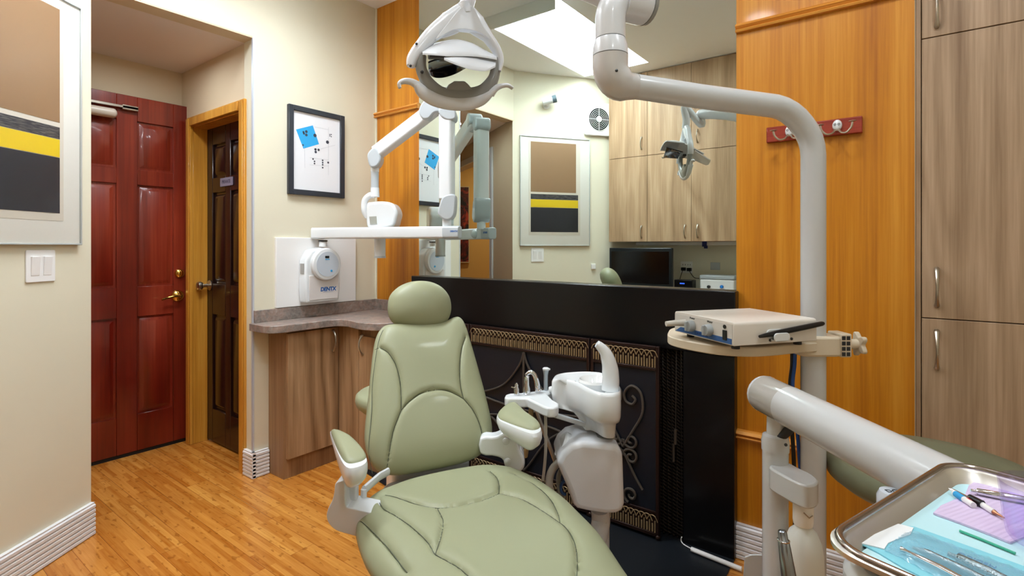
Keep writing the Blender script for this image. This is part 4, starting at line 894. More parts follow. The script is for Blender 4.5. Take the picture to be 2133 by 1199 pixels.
# reflector wings, arching out in front of and behind the ring
def wing(sgn, mt_out, reach, drop, z0, half0, half1, nm, th=.006):
    rings = []; n = 14; mI = MB(); base = LQ(952, z0)
    for i in range(n+1):
        t_ = i/n; o = sgn*(.012+reach*t_); z = -drop*t_**2.0; hw = half0+(half1-half0)*t_; rg = []
        for j in range(17):
            f = -1+2*j/16; q_ = base+N_*o+U_*(hw*f)+UP*(z-.030*f*f*(1-.4*t_)); rg.append(q_)
        back_ = [p_+UP*th+N_*sgn*.001 for p_ in rg[::-1]]; rings.append(rg+back_)
    mI.loft(rings); return mI.obj(nm, mt_out, dl, smooth=50)
m = MB()
hw = MB(); 
def cap(pts_t, pts_b, o0, o1, mt_, nm):
    T0 = resample_open([LQ(*p, o0) for p in pts_t], 24); B0 = resample_open([LQ(*p, o1) for p in pts_b], 24); rings = []
    for k in range(9):
        t_ = k/8; bul = math.sin(math.pi*t_)*.012
        rings.append([T0[i].lerp(B0[i], t_)+UP*bul*math.sin(math.pi*i/23) for i in range(24)]+[T0[i].lerp(B0[i], t_)+UP*(bul*math.sin(math.pi*i/23)-.005) for i in range(23, -1, -1)])
    mm = MB(); mm.loft(rings); return mm.obj(nm, mt_, dl, smooth=50)
def resample_open(P, n):
    P = spline([tuple(p) for p in P], 6); L = [0]
    for i in range(len(P)-1): L.append(L[-1]+(P[i+1]-P[i]).length)
    out = []; j = 0
    for k in range(n):
        t_ = L[-1]*k/(n-1)
        while j < len(L)-2 and L[j+1] < t_: j += 1
        out.append(P[j].lerp(P[j+1], (t_-L[j])/max(1e-9, L[j+1]-L[j])))
    return out
M_refl = mat('reflector_inside', '28303c', .08, .85, coat=.6)
cap([(880, 106), (900, 92), (930, 84), (955, 82), (985, 90), (1010, 104), (1034, 116)], [(880, 110), (900, 111), (930, 113), (960, 113), (990, 114), (1015, 117), (1035, 121)], -.03, .085, M_lampw, 'visor')
cap([(925, 119), (950, 116), (980, 116), (1010, 118), (1033, 124)], [(925, 121), (955, 133), (985, 142), (1012, 144), (1032, 136)], .03, .125, M_lampw, 'front_petal')
cap([(892, 128), (910, 122), (935, 119), (960, 121), (978, 128)], [(893, 150), (905, 158), (925, 158), (950, 150), (975, 136)], -.02, -.12, M_refl, 'rear_petal')
cap([(890, 100), (925, 90), (955, 88), (990, 96), (1015, 106)], [(895, 125), (925, 119), (955, 118), (985, 120), (1010, 126)], -.03, -.13, M_lampw, 'rear_visor')
m = MB(); beam(m, LQ(893, 117, .01), LQ(925, 117, .01), .02, .012, .003); m.obj('vent_block', mat('vent_grey', '4a4b4d', .5), dl)
p = D(1694, 1100, 1.40); m = MB(); m.lathe([(.11, 0), (.11, .012), (.09, .02), (.045, .03), (.042, .06), (.0315, .065)], T(px_, py_, 0), 36); m.obj('base_flange', M_enam, dl)

# ---------------- bracket shelf with the scaler unit
sh = thing('bracket_shelf', (-.4, 1.5, .9), 'beige oval bracket shelf clamped to the light post', 'shelf')
zs_ = .917
tp = [(1392, 690), (1400, 683), (1430, 678), (1500, 672), (1600, 676), (1660, 690), (1705, 700), (1707, 712), (1660, 716), (1610, 721), (1560, 723), (1500, 720), (1450, 713), (1410, 705), (1392, 698)]
P = spline([tuple(ZP(x, y, zs_)) for x, y in tp], 5, True); m = MB(); m.prism([(p.x, p.y) for p in P], zs_-.024, zs_); m.obj('tray_board', M_beige, sh, bevel=.003)
cpx = D(1694, 715, 1.40); m = MB(); 
cl_ = V((px_, py_, .905)); Mk = frame(cl_, RIGHT, FWD); m.prism(rrect(.11, .088, .02), -.026, .026, Mk @ T(.0, 0, 0))
kc = m.obj('clamp', M_beige, sh, bevel=.006)
m = MB(); m.box((.055, -.03, -.03), (.085, .03, .032), Mk); m.obj('clamp_jaw', M_beige, sh, bevel=.004)
m = MB()
for i in range(2):
    for j in range(4): m.box((.058+.012*i, -.0312, -.026+.014*j), (.067+.012*i, -.029, -.016+.014*j), Mk)
m.obj('grid_recesses', M_rubber, sh)
m = MB(); st = []
for k in range(50): 
    a = 2*math.pi*k/50; r_ = .027+.0065*math.cos(a*5); st.append((r_*math.cos(a), r_*math.sin(a)))
Ms = frame(cl_+RIGHT*.115-UP*.0, FWD, UP, RIGHT); m.prism(st, 0, .012, Ms); m.lathe([(.013, -.032), (.013, 0), (.016, .004)], Ms, 18); m.obj('star_knob', M_beige, sh, bevel=.003)
# scaler
A_ = ZP(1529, 721, .93); B_ = ZP(1405, 689, .93); C_ = ZP(1671, 701, .93)
e1 = (B_-A_); L1 = .235; e1.z = 0; e1.normalize(); e2 = V((-e1.y, e1.x, 0)); e2 = e2 if e2.dot(C_-A_) > 0 else -e2; L2 = .25
su = thing('scaler_unit', A_+e1*L1/2+e2*L2/2-UP*.012, 'cream ultrasonic scaler box with two grey knobs and blue stripe on the bracket shelf', 'dental device')
Mu = frame(A_, e1, e2, UP)
Hb = .056; prof = [(0, 0), (L1, 0)]+[(L1-.008+.008*math.sin(R(a)), Hb-.008+.008*math.cos(R(a))) for a in range(90, -1, -30)]+[(.008-.008*math.sin(R(a)), Hb-.008+.008*math.cos(R(a))) for a in range(0, 91, 30)]
Mv = frame(A_, e1, UP, e2)
m = MB(); m.prism(prof, 0, L2, Mv); cs = m.obj('case', mat('cream_case', 'e0d9d0', .35, coat=.2), su, bevel=.0015)
for a, b in ((.03, .03), (L1-.03, .03), (.03, L2-.03), (L1-.03, L2-.03)):
    m = MB(); m.lathe([(.01, -.0125), (.01, 0)], Mu @ T(a, b, 0), 14); m.obj('rubber_foot', M_rubber, su)
m = MB(); m.box((.005, .003, -.0012), (L1-.005, Hb-.006, 0.0006), Mv); fpn = m.obj('front_panel', mat('panel_white', 'd6d2cb', .4), su)
m = MB(); m.add([(.006, .003, -.002), (L1-.006, .003, -.002), (L1-.03, .016, -.002), (.006, .016, -.002)]+[(.006, .003, -.001), (L1-.006, .003, -.001), (L1-.03, .016, -.001), (.006, .016, -.001)], [(0,3,2,1),(4,5,6,7),(0,1,5,4),(1,2,6,5),(2,3,7,6),(3,0,4,7)], Mv); m.obj('blue_stripe', M_bluep, su)
M_kn = mat('grey_knob', 'a3a9ab', .4)
for x, lb in ((.155, 'Power'), (.085, 'Water')):
    kk = MB(); kk.lathe([(.0145, .001), (.015, .004), (.0135, .016), (.0135, .018)], Mv @ T(x, .026, 0) @ Matrix.Rotation(math.pi, 4, 'X'), 26); kk.box((x-.003, .014, -.024), (x+.003, .038, -.016), Mv); kk.obj('knob', M_kn, su, bevel=.001)
    text('knob_label', lb, Mv @ T(x, .046, -.0014) @ Matrix.Rotation(math.pi, 4, 'Y'), .008, M_glossb, su)
m = MB(); m.tube([Mv @ V((.185, .03, -.001)), Mv @ V((.19, .03, -.03)), Mv @ V((.195, .028, -.055))], [.009, .008, .007], 14); m.obj('hose_connector', mat('connector_cream', 'c9c5bc', .4), su)
m = MB(); m.box((.022, .010, -.004), (.036, .034, -.001), Mv); m.obj('rocker_switch', M_glossb, su, bevel=.0008); m = MB(); m.lathe([(.005, 0), (.005, .002)], Mv @ T(.03, .042, -.001) @ Matrix.Rotation(math.pi, 4, 'X'), 14); m.obj('indicator', M_glossb, su)
text('panel_print', 'CAVITRON', Mv @ T(.118, .0095, -.0023) @ Matrix.Rotation(math.pi, 4, 'Y'), .010, mat('dark_blue_ink', '1c3a70', .5), su, bold=.0002)
Ms_ = frame(A_, e2, UP, -e1)       # long side facing the camera
m = MB(); m.prism([(x+.118, y+.024) for x, y in rrect(.05, .022, .010)], .0, .003, Ms_); m.prism([(x+.125, y+.018) for x, y in rrect(.046, .020, .009)], .014, .018, Ms_); m.box((.105, .008, 0), (.145, .012, .018), Ms_); m.obj('holder_clip', M_plast, su, bevel=.001)
for x in (.105, .17): m = MB(); m.lathe([(.0035, 0), (.0035, .002), (.001, .003)], Ms_ @ T(x, .009, 0), 12); m.obj('screw', M_screw, su)
a = Ms_ @ V((.066, .021, .0085)); b = Ms_ @ V((.262, .044, .0085)); it = thing('scaler_handpiece', a, 'black pen-shaped handpiece held in the clip on the side of the cream scaler box', 'dental instrument')
m = MB(); m.tube([a, a.lerp(b, .05), a.lerp(b, .12), a.lerp(b, .3), a.lerp(b, .55), a.lerp(b, .8), a.lerp(b, .97), b], [.0035, .0045, .0055, .0068, .0068, .0066, .006, .0045], 16); m.obj('barrel', M_glossb, it, smooth=60)
# cables hanging beside the post
c_ = MB(); c_.tube(spline([D(1650, 729, 1.42), D(1650, 760, 1.42), D(1646, 800, 1.42), D(1647, 850, 1.42), D(1650, 900, 1.42), D(1654, 970, 1.42), D(1656, 1080, 1.42), D(1650, 1230, 1.42), D(1640, 1350, 1.40)], 6), .0052, 10); c_.obj('power_cable', M_glossb, label='black cable dropping from the scaler shelf beside the light post', cat='cable')
c_ = MB(); c_.tube(spline([D(1656, 729, 1.41), D(1655, 760, 1.41), D(1651, 800, 1.41), D(1656, 850, 1.41), D(1661, 900, 1.44), D(1668, 1000, 1.44), D(1675, 1200, 1.46), D(1678, 1350, 1.44)], 6), .0048, 10); c_.obj('air_hose', mat('blue_hose', '2450a0', .4), label='blue hose hanging beside the light post under the scaler shelf', cat='hose')

# ================================================================== DELIVERY ARM AND TRAY
da = thing('delivery_unit', (-.2, 1.27, 0), 'cream delivery arm on a low post, reaching toward the instrument tray', 'delivery arm')
Q = D(1615, 900, 1.16)
T0 = D(1594, 826, 1.17); T1 = D(1990, 985, .73); T0.z = .836; T1.z = .824; Td = (T1-T0).normalized(); T1 = T1+Td*.04
m = MB(); m.tube([T0, T0.lerp(T1, .3)], .0405, 36); m.obj('arm_sleeve', mat('grey_sleeve', 'b0aca6', .2, coat=.6), da, smooth=40)
m = MB(); m.tube([T0.lerp(T1, .17), T1], .041, 36); m.obj('arm_tube', M_enam, da, smooth=40)
m = MB(); m.cyl(T0-Td*.008, T0+Td*.001, .039, .041); m.obj('arm_cap', M_lampw, da)
cx_, cy_ = Q.x, Q.y
m = MB(); m.cyl((cx_, cy_, .02), (cx_, cy_, .715), .0265); m.obj('column', M_enam, da)
m = MB(); m.lathe([(.028, .715), (.0285, .735), (.026, .748), (.018, .752), (.017, .80)], T(cx_, cy_, 0), 28); m.obj('column_head', M_enam, da)
m = MB(); m.lathe([(.14, 0), (.14, .014), (.1, .022), (.03, .03)], T(cx_, cy_, 0), 36); m.obj('base_flange', M_enam, da)
m = MB(); m.tube(spline([V((cx_, cy_, .745))-FWD*.012, V((cx_, cy_, .765))+RIGHT*.018-FWD*.02, V((cx_, cy_, .79))+RIGHT*.035-FWD*.02], 5), .010, 12); m.obj('hose_bundle', M_rubber, da)
m = MB(); m.ball(tuple(D(1637, 962-36, 1.125)), .0035); m.obj('screw', M_screw, da)
# bracket for the water bottle
bt = [(1603, 972), (1615, 963), (1640, 962), (1665, 974), (1690, 986), (1704, 998), (1700, 1007), (1684, 1011), (1665, 1006), (1640, 994)]
P = spline([tuple(ZP(x, y, .69)) for x, y in bt], 5, True); m = MB(); m.prism([(p.x, p.y) for p in P], .642, .69); m.obj('bottle_bracket', M_enam, da, bevel=.004)
bx, by = D(1673, 1060, 1.09).x, D(1673, 1060, 1.09).y
m = MB(); m.lathe([(.021, .6415), (.020, .636), (.020, .632)], T(bx, by, 0), 24); m.obj('bottle_gasket', M_plastg, da)
w_ = thing('water_bottle', (bx, by, .36), 'frosted white water bottle screwed under the delivery bracket', 'bottle')
m = MB(); m.lathe([(.018, .587), (.0185, .590), (.0195, .596), (.0195, .626), (.018, .6315)], T(bx, by, 0), 28); m.obj('cap', M_white, w_, bevel=.001)
m = MB(); m.lathe([(.02, .36), (.036, .362), (.038, .37), (.0385, .50), (.0375, .53), (.034, .552), (.026, .572), (.0165, .582), (.015, .588)], T(bx, by, 0), 32); m.obj('bottle', mat('frosted_plastic', 'dcded8', .45), w_, smooth=60)
m = MB(); m.tube([V((bx, by, .622))-FWD*.0205-RIGHT*.010, V((bx, by, .612))-FWD*.0225, V((bx, by, .616))-FWD*.0205+RIGHT*.008], .0012, 6); m.obj('wire_clip', M_nickel, w_)
it = thing('handpiece', D(1645, 1199, .95), 'silver tapered handpiece standing upright in front of the water bottle', 'dental instrument')
m = MB(); a = D(1629, 1104, .95); b = D(1652, 1260, .93); m.tube([a, a.lerp(b, .02), a.lerp(b, .12), a.lerp(b, .13), a.lerp(b, .5), a.lerp(b, 1)], [.006, .0075, .008, .0095, .012, .014], 18); m.obj('barrel', mat('satin_metal', '9aa0a8', .22, 1), it, smooth=60)
m = MB(); m.tube([(a.lerp(b, .135))+(RIGHT*math.cos(R(k))+FWD*math.sin(R(k)))*.0095 for k in range(0, 360, 24)], .0016, 6, closed=True); m.obj('ring', M_chrome, it)
# tray holder and tray
zt = .860; zr_ = .875
c1 = ZP(1975, 975, zr_); c2 = ZP(1745, 1122, zr_)
ty = (c1-c2); tl = ty.length; ty.normalize(); tx = V((ty.y, -ty.x, 0))           # ty along the short side away, tx towards the right
SW, SL, rc = .245, .36, .035                                     # short side, long side
o_ = (c1+c2)/2; tc_ = o_+tx*SL/2; Mt = frame(V((tc_.x, tc_.y, 0)), tx, ty, UP); SW = tl+.035
hd = thing('tray_holder', (tc_.x, tc_.y, .80), 'white rounded plastic holder beneath the steel instrument tray', 'tray holder')
m = MB(); m.prism(rrect(SL+.01, SW+.008, .06, 8), .825, .858, Mt @ T(0, -.004, 0)); m.obj('shell', M_plast, hd, bevel=.012, seg=3)
m = MB(); m.tube([T1-Td*.02, T1+Td*.12-UP*.0], .03, 20); m.obj('mount', M_enam, hd)
tr = thing('instrument_tray', (tc_.x, tc_.y, .859), 'shiny stainless steel instrument tray with rolled rim, bottom right', 'tray')
rings = []
def rr3(w_, h_, r_, z): return [(x, y, z) for x, y in rrect(w_, h_, r_, 8)]
for w_i, z in ((.024, .8595), (.015, .8595), (.010, .861), (.003, .875), (0, .879), (-.004, .8795), (-.009, .877), (-.009, .8725), (-.004, .871), (.0, .874)): rings.append(rr3(SL-2*w_i, SW-2*w_i, max(.012, rc-w_i*.5), z))
m = MB(); m.loft([rr3(SL-.2, SW-.16, .02, .8595)]+rings, (True, False), Mt); m.obj('pan', M_steel, tr, smooth=60)
m = MB(); m.tube([Mt @ V((x, y, .8785)) for x, y in rrect(SL+.006, SW+.006, rc+.003, 8)], .0042, 10, closed=True); m.obj('rim', mat('rolled_steel', 'a89f98', .2, 1), tr)
def TL(px, py, z=.861): return ZP(px, py, z)
def flatpoly(pts, z, th, mt, nm, par=None, **kw):
    P = [ZP(x, y, z+th) for x, y in pts]; m = MB(); m.prism([(p.x, p.y) for p in P], z, z+th); return m.obj(nm, mt, par, smooth=0, **kw)
M_cover = mat('aqua_paper', 'bfe6ee', .6)
iw, ih = SL-.026, SW-.026; m = MB(); m.prism(rrect(iw, ih, .022, 6), .8612, .8622, Mt); m.obj('tray_cover', M_cover, label='pale aqua paper liner inside the steel tray', cat='paper liner', smooth=0)
def m_bib():
    m = mat('lilac_paper', 'd9c6e6', .7); w1 = N(m, 'ShaderNodeTexWave', wave_type='BANDS', bands_direction='X'); w1.inputs['Scale'].default_value = 60; w1.inputs['Distortion'].default_value = 1
    LK(m, coords(m, (1, 1, 1), rot=(0, 0, .5)), w1.inputs['Vector']); bump(m, w1.outputs['Fac'], .35, .0015); return m
M_bib = m_bib()
flatpoly([(1944,1067),(1960,1052),(2010,1030),(2018,1010),(2033,1001),(2060,1008),(2100,1012),(2160,1022),(2210,1040),(2180,1100),(2104,1128),(2060,1110),(2000,1087)], .8625, .0022, M_bib, 'paper_napkin', label='crinkled lilac paper napkin on the aqua liner', cat='napkin')
# pouch
def m_pouch():
    m = mat('pouch_film', '9fd4ea', .15, coat=.6, alpha=.42); n = noise(m, coords(m, (1, 1, 1)), 60, 3, .6, 1.0); bump(m, n, .5, .004); return m
M_pouch = m_pouch()
flatpoly([(1786,1128),(1800,1120),(1870,1092),(1905,1096),(2000,1130),(2133,1178),(2250,1222),(2200,1330),(2000,1240),(1880,1180),(1830,1150)], .8625, .0012, mat('pouch_paper', '86cfe0', .5), 'sterilization_pouch', label='blue sterilization pouch full of instruments at the front of the tray', cat='pouch')
pou = bpy.data.objects['sterilization_pouch']
flatpoly([(1785,1128),(1871,1090),(1903,1098),(1896,1112),(1868,1122),(1850,1130),(1842,1142)], .8638, .001, mat('pouch_flap', 'eceef0', .6), 'paper_flap', pou)
# film over the instruments, softly wrinkled
gx = [(1846,1140),(1870,1121),(1905,1106),(1990,1135),(2133,1187),(2260,1235)]; gy = [(1838,1146),(1880,1163),(1990,1222),(2100,1280),(2200,1340)]
A1 = resample_open([ZP(x, y, .8645) for x, y in [(1868,1121),(1905,1106),(1990,1135),(2133,1187),(2260,1235)]], 40); A2 = resample_open([ZP(x, y, .8645) for x, y in [(1842,1146),(1880,1163),(1990,1222),(2100,1280),(2200,1340)]], 40)
rings = []
for j in range(13):
    t_ = j/12; rings.append([A1[i].lerp(A2[i], t_)+UP*(.0075*math.sin(math.pi*t_)*min(1, i/6)+.0008*math.sin(i*1.7+j*2.1)) for i in range(40)])
vs = [p for r_ in rings for p in r_]; fsx = [(j*40+i, j*40+i+1, (j+1)*40+i+1, (j+1)*40+i) for j in range(12) for i in range(39)]
m = MB(); m.add(vs, fsx); f_ = m.obj('clear_film', M_pouch, pou, smooth=60)
q = ZP(2035, 1166, .8662); q2 = ZP(2110, 1195, .8662); text('print', 'MEDICO', frame(q+(q2-q)*.0, -(q2-q), (q2-q).cross(UP)*-1 if False else UP.cross(-(q2-q))), .0075, mat('pouch_ink', '2c7fc0', .5), pou)
def rod(pts, r, mt, nm, par=None, z=.866, n=10, **kw):
    m = MB(); m.tube([ZP(p[0], p[1], p[2] if len(p) > 2 else z) for p in pts], r, n); return m.obj(nm, mt, par, smooth=60, **kw)
M_knurl = mat('knurled_steel', '8f9ea4', .3, 1); kn = noise(M_knurl, coords(M_knurl, (1, 1, 1)), 900, 1); bump(M_knurl, kn, .6, .001)
g_ = 'instruments sealed in the pouch'
rod([(1975,1153),(1992,1160),(1996,1162),(2060,1192),(2110,1216)], [.0022, .0025, .0048, .005, .0045], M_knurl, 'dental_scaler', z=.8695, label='knurled steel scaler handle inside the blue pouch, nearest the napkin', cat='dental instrument', group=g_)
rod([(1876,1143),(1890,1148),(1960,1182),(2040,1225)], [.003, .0015, .0028, .0028], M_chrome, 'mouth_mirror', z=.868, label='thin polished mirror handle inside the blue pouch, nearest the tray rim', cat='dental instrument', group=g_)
rod([(1900,1140),(1930,1150),(1990,1178),(2060,1212)], [.0012, .0034, .0036, .0036], M_knurl, 'dental_probe', z=.8685, label='steel probe lying between the two other tools in the pouch', cat='dental instrument', group=g_)
# things on the napkin
it = thing('anesthetic_syringe', ZP(2000, 1030, .867), 'small black, white and red pen-like applicator on the lilac napkin', 'dental instrument')
rod([(1978,1017),(1985,1021),(2020,1040)], [.0012, .0022, .003], M_chrome, 'needle_sheath', it, .8685)
rod([(1988,1026),(2028,1052)], .0034, M_white, 'printed_barrel', it, .868); rod([(2014,1042),(2020,1046)], .0036, mat('red_band', 'd8404c', .4), 'red_band', it, .868); rod([(1991,1028),(2008,1039)], .0036, M_cyan, 'blue_band', it, .868)
rod([(2020,1036),(2046,1049)], .0042, M_glossb, 'grip', it, .869); rod([(2045,1050),(2070,1066)], [.0032, .003], M_white, 'sleeve', it, .868); rod([(2069,1065),(2078,1070),(2092,1078)], [.003, .0015, .0008], mat('copper_tip', 'b07a5a', .3, .9), 'tip', it, .868)
it = thing('forceps', ZP(2060, 1030, .867), 'polished steel forceps handle across the lilac napkin', 'dental instrument')
rod([(2022,1021),(2034,1023),(2036,1023),(2098,1035),(2150,1044)], [.002, .0024, .004, .0046, .0045], M_chrome, 'handle', it, .869)
rod([(1999,1105),(2040,1121),(2115,1152)], .0014, mat('green_stick', '3fae8e', .35), 'applicator_stick', None, .864, label='thin green applicator stick on the aqua liner', cat='stick')
# clear goggles at the edge
M_clear = m_pane('clear_lilac_plastic', 'f6f2ff', .3, .05, .28, True)
gc = ZP(2188, 1135, .865); m = MB(); rings = []
for t_, r_, z in ((0, .030, .0), (.1, .033, .004), (.4, .036, .02), (.75, .038, .042), (1, .040, .058), (1, .0385, .058), (.75, .0365, .042), (.4, .0345, .02), (.1, .031, .005)): rings.append([(gc.x+r_*math.cos(2*math.pi*k/36), gc.y+r_*math.sin(2*math.pi*k/36), .8655+z) for k in range(36)])
m.loft(rings, (True, False)); m.obj('clear_cup', M_clear, smooth=60, label='clear lilac-tinted plastic cup at the right end of the tray', cat='cup')
# chrome knob behind the tray rim
p = D(1860, 1040, .78); kb = MB(); kb.lathe([(.019, -.05), (.0205, -.02), (.0205, .004), (.017, .012), (.002, .0125)], T(p.x, p.y, p.z), 28)
k_ = kb.obj('tray_knob', mat('knob_enamel', 'cfd6e0', .2, coat=.5), hd, smooth=40, label='pale rounded knob'); text('knob_print', 'DCI', frame(p+V((0, 0, .0128)), RIGHT, FWD), .012, M_screw, k_)
m = MB(); m.cyl((p.x, p.y, p.z-.05), V((tc_.x, tc_.y, .815))-tx*.0, .012); m.obj('knob_bar', M_enam, hd)

# ================================================================== STOOLS
def stool(px_c, zt_, loc, r_, lab, mt, tk=.075, lr=.235):
    x, y = loc; s_ = thing('operator_stool', (x, y, 0), lab, 'stool')
    m = MB(); pr = [(.004, zt_-tk), (r_*.6, zt_-tk), (r_*.85, zt_-tk*.95), (r_*.97, zt_-tk*.7), (r_, zt_-tk*.45), (r_*.985, zt_-tk*.2), (r_*.93, zt_-.006), (r_*.7, zt_), (.004, zt_)]
    m.lathe(pr, T(x, y, 0), 64); m.obj('seat', mt, s_, smooth=60)
    m = MB(); m.cyl((x, y, .12), (x, y, zt_-tk), .022); m.obj('gas_column', M_chrome, s_)
    for k in range(5):
        a = R(72*k+20); d_ = V((math.cos(a), math.sin(a), 0)); m = MB(); m.tube([V((x, y, .11)), V((x, y, .1))+d_*lr*.5, V((x, y, .075))+d_*lr*.98], [.022, .017, .013], 10); m.obj('base_leg', M_chrome, s_)
        c = V((x, y, .0))+d_*lr; m = MB(); m.cyl(c+V((-.012*d_.y, .012*d_.x, .026)), c+V((.012*d_.y, -.012*d_.x, .026)), .026); m.obj('caster', M_rubber, s_)
    return s_
stool(0, .62, (.045, 1.708), .235, 'round sage green stool behind the delivery arm, beside the tall cabinet', M_green2, .085)
# stool half hidden behind the chair back
a = D(764, 828, 2.12)
s_ = stool(0, a.z+.035, (a.x+RIGHT.x*.14, a.y+RIGHT.y*.14), .18, 'sage green stool half hidden behind the dental chair backrest', M_green, .075, .15)
# power strip, cord and leaflet by the fireplace
z = .012
ps = MB(); pts_ = [ZP(1420, 1118, .03), ZP(1419, 1126, .012), ZP(1424, 1133, .010), ZP(1434, 1139, .010), ZP(1441, 1143, .012)]; ps.tube(spline([tuple(p) for p in pts_], 5), .0022, 8)
pw = thing('floor_cord', ZP(1440, 1143, .006), 'white cord and conduit along the foot of the fireplace', 'cord'); ps.obj('cord', M_white, pw, smooth=60)
m = MB(); m.tube([ZP(1440, 1143, .016), ZP(1490, 1163, .016), ZP(1545, 1185, .014)], .0085, 12); m.obj('conduit', M_white, pw)
l0 = ZP(1556, 1196, .0); m = MB(); slab(m, [(1552, 1161), (1566, 1156), (1600, 1156), (1600, 1250), (1546, 1250)], 1.60, .004, n=(-.5, .75, .25)); m.obj('leaflet', mat('pale_card', 'dfe6ea', .5), label='pale card leaning near the skirting behind the low post', cat='card')

# ================================================================== THINGS SEEN IN THE MIRROR: CABINET WALL BEHIND THE CAMERA
WC = -.03
g = 'wall cabinets over the counter'
xs = [-2.106, -1.751, -1.381, -1.01, -.64]
labs = ['pale wood wall cabinet at the left end of the reflected row, next to the fan', 'pale wood wall cabinet second from the fan in the mirror', 'pale wood wall cabinet third from the fan, under the reflected light head', 'pale wood wall cabinet farthest from the fan, over the counter']
for i in range(4):
    xa, xb = xs[i], xs[i+1]; c = thing('wall_cabinet', ((xa+xb)/2, -.19, 1.205), labs[i], 'cabinet', g)
    m = MB(); m.prism([(xa+.001, WC-.019), (xa+.001 if i else -1.92, -.357), (xb-.001, -.357), (xb-.001, WC-.019)], 1.208, CH-.002); m.obj('carcass', M_lamp, c)
    hx = xb-.05 if i != 2 else xa+.05
    for za, zb, hz in ((1.208, 1.93, 1.29), (1.934, CH-.005, 2.04)):
        m = MB(); m.box((xa+.0015, WC-.019, za), (xb-.0015, WC, zb)); d_ = m.obj('door', M_lamp, c, bevel=.001); m = MB(); pull(m, (hx, WC, hz), (0, 0, 1), (0, 1, 0), .1); m.obj('handle', M_brass if False else M_nickel, d_)
m = MB(); m.box((-1.95, -.30, 1.178), (-.66, -.25, 1.207)); ul = m.obj('under_cabinet_light', M_plast, bevel=.004, label='long slim white light bar under the wall cabinets, in the mirror', cat='light')
m = MB(); m.box((-1.36, -.249, 1.165), (-1.325, -.235, 1.21)); m.box((-1.345, -.249, 1.15), (-1.318, -.235, 1.175)); m.obj('tape', mat('blue_tape', '24347c', .6), label='scrap of blue tape on the light bar', cat='tape')
cb = thing('counter_cabinet', (-1.4, -.1, 0), 'low counter cabinet carrying the monitor, seen in the mirror', 'cabinet')
bx0, bx1 = -2.0, -.35
m = MB(); m.prism([(-2.16, .06), (-1.90, -.358), (bx1, -.358), (bx1, .06)], .09, .755); m.obj('carcass', M_lamp, cb)
m = MB(); m.prism([(-2.18, .09), (-1.90, -.359), (bx1, -.359), (bx1, .09)], .755, .79); m.obj('worktop', M_stone, cb, bevel=.003)
for i in range(3):
    xa = -2.14+.595*i; m = MB(); m.box((xa, .06, .1), (xa+.59, .078, .745)); d_ = m.obj('door', M_lamp, cb); m = MB(); pull(m, (xa+.5, .078, .66), (0, 0, 1), (0, 1, 0)); m.obj('handle', M_nickel, d_)
# monitor
yw = .02
def RM(px, py, y):       # a point seen in the mirror on the real plane y
    return MP(px, py, (0, y, 0), (0, 1, 0))
a = RM(1269, 516, yw); b = RM(1399, 600, yw); mo = thing('monitor', ((a.x+b.x)/2, yw, .79), 'black flat-screen monitor on the counter, reflected in the mirror', 'monitor')
m = MB(); m.box((a.x, yw-.045, .835), (b.x, yw, a.z)); m.obj('bezel', mat('monitor_bezel', '11181c', .3), mo, bevel=.006)
m = MB(); m.box((a.x+.022, yw, .86), (b.x-.022, yw+.002, a.z-.03)); m.obj('screen', mat('monitor_glass', '020203', .12), mo)
m = MB(); m.box(((a.x+b.x)/2-.03, yw-.08, .79), ((a.x+b.x)/2+.03, yw-.045, 1.0)); m.box(((a.x+b.x)/2-.12, yw-.14, .79), ((a.x+b.x)/2+.12, yw+.02, .80)); m.obj('stand', M_glossb, mo, bevel=.003)
# outlets, plugs, cables on the wall
ww = -.36
a = RM(1418, 544, ww); b = RM(1443, 569, ww); o_ = thing('outlet', ((a.x+b.x)/2, ww, .93), 'white double wall outlet with plugs beside the monitor, in the mirror', 'outlet')
m = MB(); m.box((a.x, ww, b.z), (b.x, ww+.006, a.z)); m.obj('plate', M_white, o_, bevel=.0015)
m = MB()
for x in (.3, .72):
    for z in (.3, .7):
        X = a.x+(b.x-a.x)*x; Z = b.z+(a.z-b.z)*z; m.box((X-.012, ww+.006, Z-.003), (X-.008, ww+.0065, Z+.008)); m.box((X+.008, ww+.006, Z-.003), (X+.012, ww+.0065, Z+.008))
m.obj('sockets', M_glossb, o_)
for (px, py, nm) in ((1424, 560, 'a'), (1436, 561, 'b')):
    p = RM(px, py, ww+.02); m = MB(); m.box((p.x-.018, ww+.007, p.z-.014), (p.x+.018, ww+.04, p.z+.014)); pl = thing('power_plug', (p.x, ww+.02, p.z), 'black plug in the reflected outlet, '+('nearer the monitor' if nm == 'a' else 'farther from the monitor'), 'plug')
    m.obj('plug', M_glossb, pl, bevel=.004)
    m = MB(); e = RM(1405, 590, ww+.05) if nm == 'a' else RM(1456, 580, ww+.06); m.tube(spline([(p.x, ww+.04, p.z), ((p.x+e.x)/2, ww+.05, min(p.z, e.z)+.01), (e.x, ww+.05, max(e.z, .80))], 6), .003, 6); m.obj('cord', M_glossb, pl)
a = RM(1480, 546, ww); b = RM(1500, 562, ww); m = MB(); m.box((a.x, ww, b.z), (b.x, ww+.005, a.z)); m.obj('blank_plate', M_plastg, bevel=.0015, label='small blank wall plate above the reflected white device', cat='wall plate')
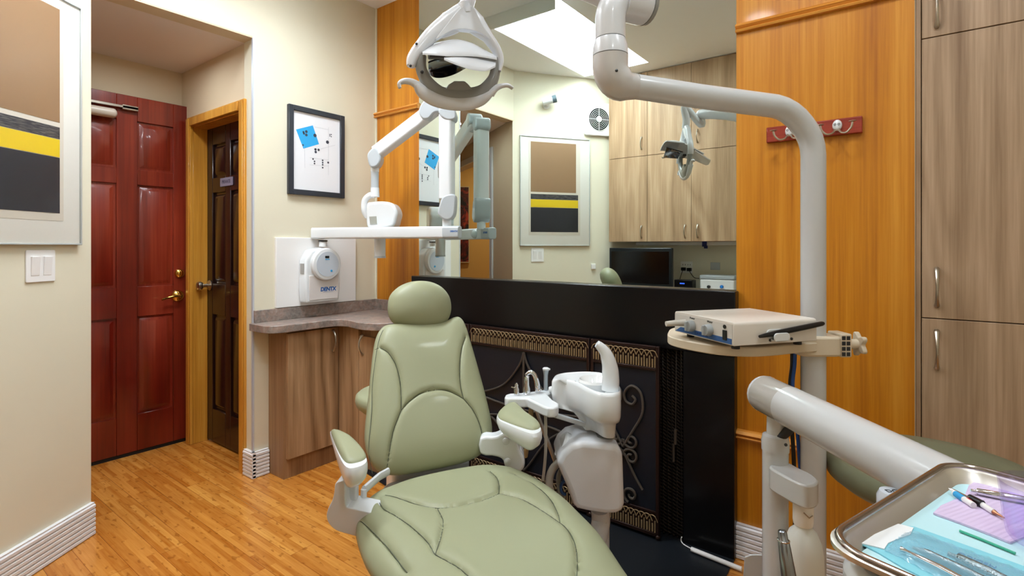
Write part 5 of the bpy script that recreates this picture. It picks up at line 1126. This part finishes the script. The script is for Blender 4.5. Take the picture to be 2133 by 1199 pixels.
# router and white device
yr = -.22
a = RM(1404, 582, yr); b = RM(1442, 600, yr); ro = thing('router', ((a.x+b.x)/2, yr-.05, .79), 'small black box with a blue light beside the monitor, in the mirror', 'router')
m = MB(); m.box((a.x, yr-.1, .79), (b.x, yr, a.z)); m.obj('case', M_glossb, ro, bevel=.006); m = MB(); m.box((a.x+.05, yr, a.z-.035), (a.x+.09, yr+.001, a.z-.025)); m.obj('status_light', mat('blue_led', '3a66d0', .4, emit='3a66ff', es=1.5), ro)
yr = -.17
a = RM(1458, 572, yr); b = RM(1529, 604, yr); dv_ = thing('tabletop_device', ((a.x+b.x)/2, yr-.1, .79), 'white box with grey and blue knobs on the counter, at the right of the mirror', 'dental device')
m = MB(); m.box((a.x, yr-.2, .79), (b.x, yr, a.z-.035)); m.obj('case', M_white, dv_, bevel=.01, seg=3); m = MB(); m.box((a.x-.004, yr-.2, a.z-.034), (b.x+.004, yr+.002, a.z)); m.obj('lid', M_plastg, dv_, bevel=.01, seg=3)
for px, mt, nm in ((1476, M_screw, 'grey_knob'), (1503, mat('blue_knob', '1f7bd0', .4), 'blue_knob')):
    p = RM(px, 597, yr+.01); m = MB(); m.lathe([(.013, 0), (.013, .012), (.009, .016)], axis_frame((p.x, yr, p.z), (0, 1, 0)), 20); m.obj(nm, mt, dv_)
# red and black painting in the hall, seen through the doorway
nH = V((fd.y, -fd.x, 0)); nH = nH if nH.dot(V((0, 0, 0))-F0) > 0 else -nH
a = MP(976, 389, F0+nH*.02, nH); 
MH_ = frame(V((a.x, a.y, 0)), fd, (0, 0, 1), nH); zT, zB = MP(965, 390, F0+nH*.02, nH).z, MP(965, 545, F0+nH*.02, nH).z
hp_ = thing('hall_painting', (a.x, a.y, zB), 'narrow red and black abstract painting glimpsed in the amber hall', 'painting')
m_ = mat('red_black_paint', None, .5); nn = noise(m_, coords(m_, (1, 1, 1)), 7, 5, .7, 1.2); LK(m_, ramp(m_, nn, [(.42, '160a0a'), (.52, '5a1410'), (.62, 'a83a22')]), bsdf(m_).inputs['Base Color'])
sg_ = -1 if True else 1
m = MB(); m.box((-.42, zB, 0), (0, zT, .02), MH_); m.obj('canvas', m_, hp_); m = MB(); m.box((0, zB-.012, -.0), (.012, zT+.012, .024), MH_); m.box((-.42, zT, -.0), (0, zT+.012, .024), MH_); m.box((-.42, zB-.012, -.0), (0, zB, .024), MH_); m.obj('edge_strip', mat('pale_edge', 'c9b08a', .5), hp_)
# round downlights in the ceiling over the room's right half
for i, (x, y) in enumerate(DOWNS):
    t_ = thing('downlight', (x, y, CH), ['recessed round ceiling light nearest the cabinets', 'recessed round ceiling light nearest the tall cabinet', 'recessed round ceiling light behind the camera', 'recessed round ceiling light over the tray'][i], 'ceiling light', 'recessed ceiling lights')
    m = MB(); m.lathe([(.10, CH), (.10, CH-.006), (.084, CH-.012), (.084, CH-.002)], T(x, y, 0), 32, cap=False); m.obj('trim_ring', M_white, t_)
